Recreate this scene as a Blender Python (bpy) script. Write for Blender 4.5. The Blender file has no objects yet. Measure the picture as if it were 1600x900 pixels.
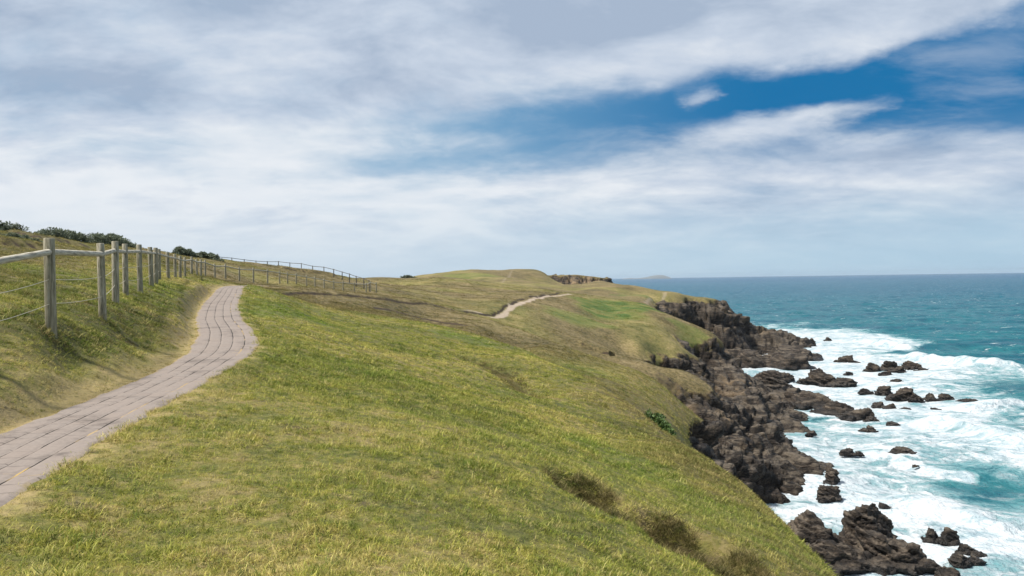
import bpy, math, random, time
import numpy as np
T0 = time.time()
rng = np.random.default_rng(7)
random.seed(7)
C = bpy.context.scene.collection
scene = bpy.context.scene
E = 26.0                      # eye height above the sea
F_PX = 1244.4                 # 28 mm lens in photograph pixels
PITCH = math.radians(-0.63)
ROLL = math.radians(0.86)

# ---------------------------------------------------------------- camera maths
Fv = np.array([0, math.cos(PITCH), math.sin(PITCH)])
R0 = np.array([1.0, 0, 0])
U0 = np.cross(R0, Fv)
Rv = math.cos(ROLL) * R0 - math.sin(ROLL) * U0
Uv = math.cos(ROLL) * U0 + math.sin(ROLL) * R0


def ray(px, py):
    return F_PX * Fv + (px - 800) * Rv - (py - 450) * Uv


def at(px, py, Y):
    d = ray(px, py)
    return d * (Y / d[1]) + np.array([0, 0, E])


def sea(px, py, z=0.0):
    d = ray(px, py)
    return d * ((z - E) / d[2]) + np.array([0, 0, E])


# ---------------------------------------------------------------- noise
def _h(ix, iy, iz, s):
    n = (ix.astype(np.int64) * 374761393 + iy.astype(np.int64) * 668265263 + iz.astype(np.int64) * 2147483647 + s * 974634211) & 0xFFFFFFFF
    n = ((n ^ (n >> 13)) * 1274126177) & 0xFFFFFFFF
    n = ((n ^ (n >> 15)) * 2246822519) & 0xFFFFFFFF
    n = n ^ (n >> 16)
    return (n & 0xFFFFFF).astype(np.float64) / 0xFFFFFF


def vnoise(p, s=0):
    i = np.floor(p).astype(np.int64)
    f = p - i
    f = f * f * f * (f * (f * 6 - 15) + 10)
    r = 0
    for dx in (0, 1):
        wx = f[:, 0] if dx else 1 - f[:, 0]
        for dy in (0, 1):
            wy = f[:, 1] if dy else 1 - f[:, 1]
            for dz in (0, 1):
                wz = f[:, 2] if dz else 1 - f[:, 2]
                r = r + wx * wy * wz * _h(i[:, 0] + dx, i[:, 1] + dy, i[:, 2] + dz, s)
    return r * 2 - 1


ROT = np.array([[0.36, 0.48, -0.8], [-0.8, 0.6, 0.0], [0.48, 0.64, 0.6]])


def fbm(p, octs=4, s=0, gain=0.5):
    r, a, q = 0, 1.0, p
    for o in range(octs):
        r = r + a * vnoise(q, s + o)
        q = q @ ROT.T * 2.03 + 11.3
        a *= gain
    return r


def v2(x, y, sc):
    return np.stack([x / sc, y / sc, np.zeros_like(x)], 1)


def worley(p, s=0):
    """F1, F2 and a random value of the nearest cell."""
    i = np.floor(p).astype(np.int64)
    f1 = np.full(len(p), 9.0)
    f2 = np.full(len(p), 9.0)
    cr = np.zeros(len(p))
    for dx in (-1, 0, 1):
        for dy in (-1, 0, 1):
            for dz in (-1, 0, 1):
                c = i + np.array([dx, dy, dz])
                q = np.stack([_h(c[:, 0], c[:, 1], c[:, 2], s + k) for k in (0, 1, 2)], 1) + c
                d = np.sqrt(((p - q) ** 2).sum(1))
                near = d < f1
                f2 = np.where(near, f1, np.minimum(f2, d))
                cr = np.where(near, _h(c[:, 0], c[:, 1], c[:, 2], s + 7), cr)
                f1 = np.where(near, d, f1)
    return f1, f2, cr


def sst(a, b, x):
    t = np.clip((x - a) / (b - a), 0, 1)
    return t * t * (3 - 2 * t)


def craggy(p, sc, s):
    """blocky broken rock, about -1..1"""
    w = p + 0.35 * sc * np.stack([vnoise(p / sc * 1.3, s + 30), vnoise(p / sc * 1.3, s + 31), vnoise(p / sc * 1.3, s + 32)], 1)
    st = np.array([1.0, 0.7, 1.5])
    f1, f2, c1 = worley(w / sc * st, s)
    g1, g2, c2 = worley(w / sc * st * 2.7 + 5.1, s + 9)
    return (c1 - 0.5) * 1.0 - 0.45 * sst(0.16, 0.0, f2 - f1) + 0.42 * (c2 - 0.5) - 0.2 * sst(0.14, 0.0, g2 - g1) + 0.35 * fbm(p / sc * 2.2, 3, s + 20)


def strata(p, t, s, dip=(0.42, -0.22, 0.88)):
    """outcropping beds: sharp lip, sloping back"""
    u = (p @ np.array(dip)) / t + 0.55 * fbm(p / (t * 4.0), 3, s)
    k = np.floor(u)
    f = u - k
    amp = 0.4 + 0.6 * _h(k, k * 0, k * 0, s + 3)
    return amp * (np.where(f < 0.75, f / 0.75, (1 - f) / 0.25) - 0.5)


def seg_dist(x, y, pts):
    """distance to a plan polyline, signed side (+ left of travel) and fraction along"""
    best = np.full(x.shape, 1e9)
    side = np.zeros(x.shape)
    par = np.zeros(x.shape)
    zz = np.zeros(x.shape)
    n = len(pts) - 1
    for k in range(n):
        a, b = pts[k], pts[k + 1]
        dx, dy = b[0] - a[0], b[1] - a[1]
        L2 = dx * dx + dy * dy
        t = np.clip(((x - a[0]) * dx + (y - a[1]) * dy) / L2, 0, 1)
        ex, ey = x - a[0] - t * dx, y - a[1] - t * dy
        d = np.sqrt(ex * ex + ey * ey)
        m = d < best
        best = np.where(m, d, best)
        side = np.where(m, np.sign(dx * ey - dy * ex), side)
        par = np.where(m, (k + t) / n, par)
        if len(a) > 2:
            zz = np.where(m, a[2] + t * (b[2] - a[2]), zz)
    return best, side, par, zz


def catmull(P, n):
    P = np.array(P, float)
    Q = np.vstack([2 * P[0] - P[1], P, 2 * P[-1] - P[-2]])
    out = []
    for i in range(1, len(Q) - 2):
        for t in np.linspace(0, 1, n, endpoint=False):
            a, b, c, d = Q[i - 1], Q[i], Q[i + 1], Q[i + 2]
            out.append(0.5 * (2 * b + (c - a) * t + (2 * a - 5 * b + 4 * c - d) * t * t + (3 * b - a - 3 * c + d) * t ** 3))
    out.append(Q[-2])
    return np.array(out)


# ---------------------------------------------------------------- object helpers
def tag(o, label=None, cat=None, group=None, kind=None):
    if label: o['label'] = label
    if cat: o['category'] = cat
    if group: o['group'] = group
    if kind: o['kind'] = kind
    return o


def link(name, me, mat=None, parent=None, smooth=True):
    o = bpy.data.objects.new(name, me)
    C.objects.link(o)
    if mat and not me.materials: me.materials.append(mat)
    if parent: o.parent = parent
    if smooth:
        me.polygons.foreach_set('use_smooth', np.ones(len(me.polygons), bool))
    return o


def mesh_np(name, V, Q):
    """V (n,3), Q (m,k) faces of one size"""
    me = bpy.data.meshes.new(name)
    V = np.ascontiguousarray(V, np.float32)
    Q = np.ascontiguousarray(Q, np.int32)
    k = Q.shape[1]
    me.vertices.add(len(V)); me.vertices.foreach_set('co', V.ravel())
    me.loops.add(Q.size); me.loops.foreach_set('vertex_index', Q.ravel())
    me.polygons.add(len(Q)); me.polygons.foreach_set('loop_start', np.arange(len(Q), dtype=np.int32) * k)
    me.update(calc_edges=True)
    return me


def empty(name, loc, rz=0):
    o = bpy.data.objects.new(name, None)
    C.objects.link(o)
    o.location = loc
    o.rotation_euler = (0, 0, rz)
    o.empty_display_size = 0.2
    return o


def grid_quads(nr, nc):
    i = np.arange(nr - 1)[:, None] * nc + np.arange(nc - 1)[None, :]
    return np.stack([i, i + 1, i + nc + 1, i + nc], -1).reshape(-1, 4)


# ---------------------------------------------------------------- node helpers
class NT:
    def __init__(self, tree):
        self.t = tree
        tree.nodes.clear()

    def n(self, kind, **kw):
        nd = self.t.nodes.new(kind)
        for k, v in kw.items():
            setattr(nd, k, v)
        return nd

    def set(self, sock, v):
        if v is None: return
        if isinstance(v, bpy.types.NodeSocket): self.t.links.new(v, sock)
        elif isinstance(v, (tuple, list)) and len(v) == 3 and sock.type == 'RGBA': sock.default_value = (*v, 1)
        else: sock.default_value = v

    def m(self, op, a, b=None, c=None, clamp=False):
        nd = self.n('ShaderNodeMath', operation=op, use_clamp=clamp)
        for s, v in zip(nd.inputs, (a, b, c)): self.set(s, v)
        return nd.outputs[0]

    def mix(self, f, a, b, blend='MIX'):
        nd = self.n('ShaderNodeMix', data_type='RGBA', blend_type=blend)
        self.set(nd.inputs[0], f); self.set(nd.inputs[6], a); self.set(nd.inputs[7], b)
        return nd.outputs[2]

    def ss(self, x, a, b):
        nd = self.n('ShaderNodeMapRange', interpolation_type='SMOOTHSTEP')
        self.set(nd.inputs[0], x); self.set(nd.inputs[1], a); self.set(nd.inputs[2], b)
        return nd.outputs[0]

    def lin(self, x, a, b, c=0.0, d=1.0):
        nd = self.n('ShaderNodeMapRange')
        for s, v in zip(nd.inputs, (x, a, b, c, d)): self.set(s, v)
        return nd.outputs[0]

    def noise(self, vec, scale, detail=4, rough=0.55, dist=0.0, out=0):
        nd = self.n('ShaderNodeTexNoise')
        self.set(nd.inputs['Vector'], vec)
        nd.inputs['Scale'].default_value = scale
        nd.inputs['Detail'].default_value = detail
        nd.inputs['Roughness'].default_value = rough
        nd.inputs['Distortion'].default_value = dist
        return nd.outputs[out]

    def vor(self, vec, scale, feature='F1', out=0, rand=1.0):
        nd = self.n('ShaderNodeTexVoronoi', feature=feature)
        self.set(nd.inputs['Vector'], vec)
        nd.inputs['Scale'].default_value = scale
        nd.inputs['Randomness'].default_value = rand
        return nd.outputs[out]

    def scale(self, vec, s):
        nd = self.n('ShaderNodeVectorMath', operation='MULTIPLY')
        self.set(nd.inputs[0], vec); nd.inputs[1].default_value = s
        return nd.outputs[0]

    def vadd(self, a, b):
        nd = self.n('ShaderNodeVectorMath', operation='ADD')
        self.set(nd.inputs[0], a); self.set(nd.inputs[1], b)
        return nd.outputs[0]

    def bump(self, h, strength, dist, normal=None):
        nd = self.n('ShaderNodeBump')
        nd.inputs['Strength'].default_value = strength
        nd.inputs['Distance'].default_value = dist
        self.set(nd.inputs['Height'], h)
        if normal is not None: self.set(nd.inputs['Normal'], normal)
        return nd.outputs[0]

    def attr(self, name, out='Fac'):
        return self.n('ShaderNodeAttribute', attribute_name=name).outputs[out]

    def pos(self):
        return self.n('ShaderNodeNewGeometry').outputs['Position']

    def ramp(self, f, stops):
        nd = self.n('ShaderNodeValToRGB')
        self.set(nd.inputs[0], f)
        el = nd.color_ramp.elements
        while len(el) < len(stops): el.new(0.5)
        for e, (p, c) in zip(el, stops):
            e.position = p
            e.color = (*c, 1)
        return nd.outputs[0]

    def principled(self, col, rough=0.9, normal=None, spec=0.3, **kw):
        nd = self.n('ShaderNodeBsdfPrincipled')
        self.set(nd.inputs['Base Color'], col)
        self.set(nd.inputs['Roughness'], rough)
        self.set(nd.inputs['Specular IOR Level'], spec)
        if normal is not None: self.set(nd.inputs['Normal'], normal)
        for k, v in kw.items(): self.set(nd.inputs[k], v)
        return nd.outputs[0]

    def out(self, sh):
        o = self.n('ShaderNodeOutputMaterial')
        self.t.links.new(sh, o.inputs[0])


def new_mat(name):
    m = bpy.data.materials.new(name)
    m.use_nodes = True
    return m, NT(m.node_tree)


# ================================================================ TERRAIN
# things seen in the photograph: (photo x, photo y, distance ahead in metres)
VIS = [
    # path and the flat beside it
    (82, 683, 7.9), (172, 640, 9.6), (259, 600, 11.96), (316, 570, 14.5), (350, 545, 16.9), (354, 520, 20.5), (346, 505, 23.8), (342, 495, 26.3), (345, 475, 33), (355, 460, 40), (362, 449, 47),
    (0, 900, 4.2), (60, 830, 5.0), (120, 750, 6.3), (250, 700, 7.6), (400, 620, 11.4), (420, 545, 17.2), (430, 500, 27), (430, 470, 38), (400, 450, 50),
    # fence line feet
    (-55, 571, 9.6), (-300, 640, 7.3), (80, 512, 12.4), (161, 490, 15.7), (180, 473, 18.3), (196, 463, 21.5), (219, 453, 25), (237, 448, 28.5), (263, 441, 36), (289, 434, 49), (313, 433, 59),
    (336, 434, 67), (374, 439, 73), (418, 441, 80), (463, 444, 86), (506, 455, 91), (536, 456, 96), (588, 457, 103),
    # bank between fence and path
    (0, 600, 9.4), (100, 560, 12.2), (200, 530, 15.6), (280, 480, 24.5), (310, 450, 37),
    # hillside behind the fence
    (0, 500, 11.7), (0, 440, 17), (60, 420, 24), (130, 405, 34), (0, 400, 27), (0, 362, 46), (70, 374, 54), (130, 379, 60), (215, 386, 74), (270, 397, 92), (330, 406, 112),
    (200, 410, 42), (270, 415, 58), (345, 420, 78), (400, 413, 130), (480, 426, 150), (540, 433, 168), (590, 434, 190), (450, 433, 100), (540, 440, 115), (640, 437, 200),
    # foreground crest
    (1290, 900, 11), (1220, 817, 14.5), (1160, 753, 19), (1100, 710, 23), (1047, 680, 27.5), (1000, 645, 32), (957, 610, 37), (910, 590, 42), (866, 571, 46), (826, 550, 50), (779, 536, 54), (735, 523, 57.5), (691, 510, 60), (647, 502, 62),
    (600, 490, 65), (560, 483, 66), (500, 472, 67), (450, 463, 66),
    # foreground turf
    (200, 900, 4.5), (400, 900, 4.6), (600, 900, 4.7), (800, 900, 5.0), (1000, 900, 6.2), (1150, 900, 8.2), (400, 780, 6.2), (600, 780, 6.6), (800, 780, 7.6), (1000, 780, 11.2), (1100, 800, 12.5),
    (550, 680, 9.7), (700, 680, 11), (850, 680, 14.5), (950, 680, 20.5), (500, 590, 16), (600, 590, 18.5), (700, 590, 23), (800, 590, 31), (860, 610, 31), (560, 520, 38), (650, 530, 42), (720, 545, 43), (500, 500, 42),
    # second spur
    (660, 487, 88), (700, 492, 87), (754, 498, 86), (810, 515, 83), (857, 530, 80), (904, 549, 77.5), (951, 567, 75), (997, 583, 73), (1029, 599, 71.5), (1055, 620, 70), (1082, 645, 69), (1105, 662, 68),
    (840, 545, 66), (900, 572, 62), (950, 594, 58), (1000, 625, 56), (1050, 660, 56), (760, 512, 74), (1090, 690, 62),
    # eroded ledge and dirt trail
    (470, 455, 70), (540, 461, 77), (600, 467, 84), (650, 474, 92), (680, 479, 98), (740, 490, 110), (800, 480, 128), (840, 468, 155), (890, 460, 182),
    # third spur
    (800, 502, 116), (870, 521, 116), (930, 543, 115), (1000, 560, 114), (1067, 575, 113), (1108, 600, 111), (960, 520, 135),
    # green bowl
    (900, 480, 160), (960, 490, 168), (1010, 473, 185), (1050, 494, 172), (1085, 508, 168), (1117, 523, 165), (1040, 520, 150), (1100, 552, 142), (950, 505, 148), (1000, 535, 132), (1060, 545, 138),
    (960, 464, 215), (920, 452, 240), (1020, 462, 225),
    # dome in the middle
    (632, 436, 215), (591, 443, 180), (685, 431, 205), (740, 436, 205), (779, 442, 205), (820, 447, 205), (857, 453, 205), (876, 458, 196), (700, 450, 165), (780, 460, 160), (650, 460, 130), (740, 470, 135),
    # far hill
    (660, 431, 370), (700, 425, 375), (735, 421, 380), (800, 421, 385), (850, 424, 390), (800, 435, 300), (860, 443, 290), (900, 446, 300), (945, 447, 330),
    (868, 446, 396), (900, 449, 396), (945, 451, 392),
    # headland with the cliff
    (1000, 449, 285), (1035, 457, 275), (1075, 462, 272), (1130, 474, 275), (1150, 483, 277), (1175, 500, 279), (1200, 509, 281), (1215, 517, 282), (1235, 523, 283), (1252, 528, 284),
    (1040, 463, 256), (1075, 476, 256), (1110, 486, 259), (1135, 494, 264),
    # rock shelf
    (1150, 640, 112), (1200, 690, 104), (1150, 700, 92), (1215, 740, 96), (1120, 650, 100), (1180, 620, 128), (1140, 590, 150), (1130, 560, 185), (1160, 740, 88), (1250, 725, 100), (1200, 655, 118), (1180, 760, 88), (1195, 611, 160), (1215, 630, 150), (1185, 600, 168), (1210, 650, 135),
]
# heights out of sight: (x, y, height relative to the eye)
HID = [
    (0, -5, -1.8), (-3.2, -5, -1.5), (-3.4, 2, -1.5), (-3.8, 4, -1.5), (-6, -3, -1.0), (5, -5, -4.0), (5, 0, -4.0), (10, 0, -9.5), (20, 0, -20), (28, 0, -27), (34, 0, -30), (-6, 2, -0.95), (-10, 0, -0.4), (-20, 0, 1.0), (-40, -10, 2.5), (0, -30, -2), (20, -30, -18), (32, -30, -28),
    (-60, -60, 3), (-60, 0, 3), (-10, 8, 0.2), (-8, 8, -0.55), (-30, 20, 2.0), (-20, 12, 1.0), (-60, 40, 3.2), (0, -100, -2), (-150, -100, 3), (60, -100, -30), (-150, 50, 3), (0, -400, -2), (-400, -400, 2), (-400, 300, 1), (200, -400, -30), (-600, 0, 1),
    (-58, 90, 3.0), (-66, 140, 2.6), (-75, 200, 1.6), (-90, 300, 0.5), (-60, 330, -0.5), (-120, 450, -6), (-60, 240, 0.2), (-200, 500, -8), (-20, 270, -1.5), (0, 250, -1.5),
    # water side
    (7, 5, -5.8), (10, 12, -10.2), (15, 12, -15.5), (20, 12, -21), (25, 12, -27), (9, 20, -9.2), (14, 20, -15), (20, 22, -21.5), (24.5, 22, -26.6), (10, 30, -10.5), (15, 35, -16), (20, 40, -21.5), (24, 42, -26.5), (30, 42, -29),
    (17, 60, -19.5), (22.5, 62, -25.6), (26, 62, -28), (23, 76, -24.8), (26, 78, -26.6), (30, 70, -28.8), (27, 88, -26.4), (33, 90, -28), (38, 94, -27.2), (43, 102, -27.0), (50, 100, -29.5), (40, 118, -26.8), (48, 134, -26.8), (58, 153, -27.2), (64, 150, -29), (36, 150, -21), (65, 180, -26.8), (63, 200, -27), (55, 215, -25.6),
    (70, 240, -26.7), (60, 235, -25.8), (80, 260, -27.2), (60, 252, -24.6), (82, 268, -25.8), (100, 272, -26.4), (108, 280, -27.2), (115, 270, -30), (112, 295, -29),
    (95, 292, -23), (75, 300, -14), (85, 310, -27.5), (60, 330, -25), (75, 330, -29), (40, 340, -14), (62, 370, -30), (55, 395, -29), (62, 418, -30), (35, 450, -20), (45, 460, -30), (0, 480, -14), (0, 560, -30), (100, 350, -31), (150, 300, -31), (200, 200, -31), (120, 150, -31), (80, 100, -31), (60, 60, -31), (50, 30, -31), (60, 0, -31), (200, 450, -31), (100, 500, -31), (-100, 600, -28), (0, 700, -31), (300, 600, -31), (400, 0, -31), (60, -30, -31), (-300, 700, -25),
    # hollows behind the crests
    (5.5, 44, -7.6), (9.5, 45, -11), (2.2, 55, -6.4), (-3, 66, -4.9), (-7, 76, -4.2), (-2, 76, -5.2), (13, 45, -14.2), (15, 55, -17), (-11, 78, -3.2), (1, 66, -6.2),
    (16, 86, -14.2), (19, 84, -17.5), (12, 95, -11.6), (22, 95, -19.5), (5, 98, -8.8), (24, 128, -16.5), (31, 122, -19.5), (33, 135, -20), (18, 128, -12.4),
    (44, 185, -15), (50, 200, -21), (38, 195, -11), (45, 225, -15), (53, 235, -20.5), (40, 235, -8.6), (50, 185, -20.5), (47, 160, -19.5), (42, 142, -18.5),
    (-30, 240, -0.6), (-16, 300, -1.2), (20, 245, -4.2), (10, 330, -2.6), (45, 350, -8), (48, 390, -7.5), (33, 424, -5.0), (50, 424, -7.0), (15, 424, -1.0),
]
KT = 3.0


def emb(x, y):
    r = np.maximum(np.hypot(x, y), 0.5)
    th = np.arctan2(x, y)
    return np.stack([KT * np.sin(th), KT * np.cos(th), np.log(r + 2.0) * 1.25], 1)


cp = np.array([at(*v) for v in VIS] + [(x, y, E + z) for x, y, z in HID])
ce = emb(cp[:, 0], cp[:, 1])


def kern(A, B):
    d2 = ((A[:, None, :] - B[None, :, :]) ** 2).sum(-1)
    return np.sqrt(d2 + 0.035 ** 2)


K = kern(ce, ce)
n = len(ce)
Pm = np.hstack([np.ones((n, 1)), ce])
big = np.zeros((n + 4, n + 4))
big[:n, :n] = K - 0.004 * np.eye(n)
big[:n, n:] = Pm
big[n:, :n] = Pm.T
sol = np.linalg.lstsq(big, np.concatenate([cp[:, 2], np.zeros(4)]), rcond=None)[0]


def rbf(x, y):
    out = np.empty(len(x))
    for a in range(0, len(x), 40000):
        e = emb(x[a:a + 40000], y[a:a + 40000])
        out[a:a + 40000] = kern(e, ce) @ sol[:n] + sol[n] + e @ sol[n + 1:]
    return out


# radial grid: fine where the photograph looks, coarse behind
th = np.radians(np.concatenate([np.arange(-180, -60, 3.0), np.arange(-60, -37, 0.5), np.arange(-37, 37, 0.085), np.arange(37, 60, 0.5), np.arange(60, 180.1, 3.0)]))
lr = [math.log(1.0)]
while math.exp(lr[-1]) < 900:
    r_ = math.exp(lr[-1])
    lr.append(lr[-1] + (0.012 if r_ < 4 else 0.0085 if r_ < 55 else 0.0042 if r_ < 330 else 0.005 if r_ < 455 else 0.02))
lr = np.array(lr)
rr = np.exp(lr)
NR, NC = len(rr), len(th)
X = (rr[:, None] * np.sin(th)[None, :]).ravel()
Y_ = (rr[:, None] * np.cos(th)[None, :]).ravel()
RR = np.hypot(X, Y_)
# the smooth shape is worked out on a coarser grid, then spread over the fine one
ci = np.unique(np.concatenate([np.arange(0, NR, 3), [NR - 1]]))
cj = np.unique(np.concatenate([np.arange(0, NC, 3), [NC - 1]]))
Xc = (rr[ci][:, None] * np.sin(th[cj])[None, :]).ravel()
Yc = (rr[ci][:, None] * np.cos(th[cj])[None, :]).ravel()
Zc = rbf(Xc, Yc).reshape(len(ci), len(cj))
def foot(x, y, z):
    # the ground the photographer stands on
    pl = E - 1.55 + 0.015 * np.maximum(-x, 0) - 0.2 * np.maximum(x, 0)
    k = sst(5.0, 2.2, np.hypot(x, y))
    return z * (1 - k) + pl * k


Zc = foot(Xc, Yc, Zc.ravel()).reshape(Zc.shape)
for _ in range(3):                                   # gentle smoothing of the control-point kinks
    Z2 = Zc.copy()
    Z2[1:-1, 1:-1] = (4 * Zc[1:-1, 1:-1] + Zc[:-2, 1:-1] + Zc[2:, 1:-1] + Zc[1:-1, :-2] + Zc[1:-1, 2:]) / 8
    Zc = Z2


def bil(Zg, gi, gj, fi, fj):
    a = np.clip(np.searchsorted(gi, fi, 'right') - 1, 0, len(gi) - 2)
    b = np.clip(np.searchsorted(gj, fj, 'right') - 1, 0, len(gj) - 2)
    u = np.clip((fi - gi[a]) / (gi[a + 1] - gi[a]), 0, 1)
    v = np.clip((fj - gj[b]) / (gj[b + 1] - gj[b]), 0, 1)
    return Zg[a, b] * (1 - u) * (1 - v) + Zg[a + 1, b] * u * (1 - v) + Zg[a, b + 1] * (1 - u) * v + Zg[a + 1, b + 1] * u * v


Zb = bil(Zc, lr[ci], th[cj], np.repeat(lr, NC), np.tile(th, NR))


def base_z(x, y):
    x = np.atleast_1d(np.asarray(x, float)); y = np.atleast_1d(np.asarray(y, float))
    return bil(Zc, lr[ci], th[cj], np.log(np.maximum(np.hypot(x, y), 1.0)), np.arctan2(x, y))


# ---- the paved path
PATH_PX = [(82, 683, 7.9), (172, 640, 9.6), (259, 600, 11.96), (316, 570, 14.5), (350, 545, 16.9), (354, 520, 20.5), (346, 505, 23.8), (342, 495, 26.3), (345, 475, 33), (355, 460, 40), (362, 449.5, 47), (378, 446.5, 53), (405, 447, 58)]
path_w = [np.array([-3.0, -9, E - 1.5]), np.array([-3.25, -4, E - 1.5]), np.array([-3.5, 1, E - 1.5]), np.array([-4.1, 5.2, E - 1.5])] + [at(*p) for p in PATH_PX]
path_pts = catmull(path_w, 12)
for _ in range(4):
    path_pts[1:-1, 2] = (path_pts[:-2, 2] + 2 * path_pts[1:-1, 2] + path_pts[2:, 2]) / 4
PW = 0.54                                            # half width near; it widens ahead


def half_width(y):
    return PW + 0.12 * sst(12, 19, y)


near = RR < 75
pd = np.full(X.shape, 99.0); pz = np.zeros(X.shape); pside = np.zeros(X.shape)
pd[near], pside[near], _, pz[near] = seg_dist(X[near], Y_[near], path_pts)
PWV = half_width(Y_)
flat = sst(PWV + 0.65, PWV + 0.05, pd) * sst(62, 56, RR)
Zb = Zb * (1 - flat) + (pz - 0.006) * flat

# ---- eroded ledges: the ground beyond the line stands a little higher
def ledge(pts, h, back, width=0.25):
    P = np.array([at(*p)[:2] for p in pts])
    d, s, t, _ = seg_dist(X, Y_, P)
    s = -s if np.cross(P[-1] - P[0], -P[0]) > 0 else s
    sd = d * s + 0.2 * vnoise(v2(X, Y_, 1.1), 70) + 0.25 * vnoise(v2(X, Y_, 3.7), 71)
    ends = sst(0.0, 0.06, t) * sst(1.0, 0.94, t) * (d < back * 1.5)
    lift = h * sst(-width, width, sd) * sst(back, 0.5, sd) * ends
    soil = np.exp(-(((sd + 0.3 * width) / (width * 0.85)) ** 2)) * ends * sst(-1.0, -0.55, vnoise(v2(X, Y_, 2.6), 73))
    return lift, soil


LEDGES = [
    ([(392, 447, 60), (470, 453.5, 69), (540, 460, 76.5), (600, 466, 83.5), (650, 474, 91.5), (684, 480, 98), (715, 486, 104)], 0.24, 7, 0.2),
    ([(715, 487, 104), (755, 485, 112), (785, 479, 124), (812, 467, 148), (840, 463, 160), (885, 457, 188)], 0.3, 9, 0.3),
    ([(0, 369, 44), (60, 378, 44), (110, 386, 46), (180, 399, 48)], 0.2, 4, 0.15),
    ([(0, 380, 33), (40, 385, 34), (80, 390, 35)], 0.3, 3, 0.15),
    ([(440, 428, 120), (480, 430, 122), (530, 437, 126)], 0.4, 5, 0.2),
    ([(570, 477, 69), (620, 485, 76), (680, 497, 78), (740, 510, 76)], 0.15, 5, 0.3),
    ([(905, 541, 112), (930, 545, 112), (952, 550, 111)], 0.6, 5, 0.3),
]
soil = np.zeros(X.shape)
for lg in LEDGES:
    l_, s_ = ledge(*lg)
    Zb = Zb + l_
    soil = np.maximum(soil, s_)

def hit(px, py, Y0=None):
    d = ray(px, py)
    ys = np.exp(np.linspace(math.log(3.0), math.log(450), 3000))
    zr = E + d[2] / d[1] * ys
    below = np.nonzero(base_z(d[0] / d[1] * ys, ys) > zr)[0]
    return at(px, py, ys[below[0]] if len(below) else (Y0 or 300.0))


# ---- dark hollow with rank dry growth on the near slope
HOLL = [hit(925, 775), hit(960, 797), hit(1000, 812), hit(1045, 830), hit(1085, 850), hit(1112, 885)]
hd, _, ht, _ = seg_dist(X, Y_, np.array(HOLL)[:, :2])
hollow = sst(0.75, 0.15, hd + 0.2 * vnoise(v2(X, Y_, 0.6), 77)) * (RR < 25)
Zb = Zb - 0.42 * hollow
HOLL2 = [hit(735, 560), hit(775, 570), hit(800, 590), hit(825, 615)]
hd2, _, _, _ = seg_dist(X, Y_, np.array(HOLL2)[:, :2])
hollow2 = sst(1.5, 0.2, hd2 + 0.6 * vnoise(v2(X, Y_, 0.9), 78)) * (RR < 60)
Zb = Zb - 0.25 * hollow2

# ---- the knob at the end of the far hill, steep towards the viewer and the sea
ku = (X - 33.0) / 20.0; kv = (Y_ - 424.0) / 20.0
kd = (np.abs(ku) ** 2.6 + np.abs(kv) ** 2.6) ** (1 / 2.6) + 0.10 * fbm(v2(X, Y_, 8.0), 3, 96)
knob = sst(1.08, 0.86, kd) * (Y_ > 300)
Zb = np.where(knob > 0, Zb * (1 - knob) + knob * np.maximum(Zb, E + 1.7 - 0.055 * np.maximum(X - 33, 0) ** 1.3), Zb)

# ---- lumps of the turf
turf_amp = (1 - flat) * sst(0.6, 6, RR)
Zb = Zb + turf_amp * (0.11 * fbm(v2(X, Y_, 5.0), 3, 1) + 0.03 * fbm(v2(X, Y_, 0.8), 3, 5) * sst(60, 20, RR))
fa = sst(80, 150, RR)
Zb = Zb + fa * 0.35 * fbm(v2(X, Y_, 14.0), 3, 9) * sst(2, 8, Zb)


def ground(x, y):
    return bil(Zb.reshape(NR, NC), lr, th, np.log(np.maximum(np.hypot(x, y), 1.0)), np.arctan2(x, y))


# ---- where the turf ends and the rock begins
ZG = Zb.reshape(NR, NC)
P3 = np.stack([X, Y_, Zb], 1).reshape(NR, NC, 3)
du = np.zeros_like(P3); dv = np.zeros_like(P3)
du[1:-1] = P3[2:] - P3[:-2]; du[0] = P3[1] - P3[0]; du[-1] = P3[-1] - P3[-2]
dv[:, 1:-1] = P3[:, 2:] - P3[:, :-2]; dv[:, 0] = P3[:, 1] - P3[:, 0]; dv[:, -1] = P3[:, -1] - P3[:, -2]
NRM = np.cross(dv, du)
NRM /= np.linalg.norm(NRM, axis=2, keepdims=True) + 1e-12
NRM[NRM[..., 2] < 0] *= -1
NRM = NRM.reshape(-1, 3)
steep = 1 - NRM[:, 2]
zlim = np.where(Y_ > 205, 17.0, 12.2 - 1.6 * sst(120, 95, Y_)) * sst(40, 60, Y_) + 1.5 * sst(60, 40, Y_)
zlim = np.where(Y_ > 320, 13.0, zlim)
wob = fbm(v2(X, Y_, 9.0), 4, 40) + 0.6 * fbm(v2(X, Y_, 2.4), 3, 41)
rock = sst(1.2, -1.2, Zb - zlim - 1.25 * wob) * (X > 0)
rock = np.maximum(rock, sst(0.30, 0.46, steep + 0.1 * wob) * (RR > 55) * (X > 5) * (Zb < zlim + 3.5))
rock = np.maximum(rock, 0.95 * sst(0.06, 0.22, steep) * sst(1.35, 1.1, kd) * (Y_ > 380))
rock = np.maximum(rock, sst(2.5, 1.0, Zb))

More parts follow.
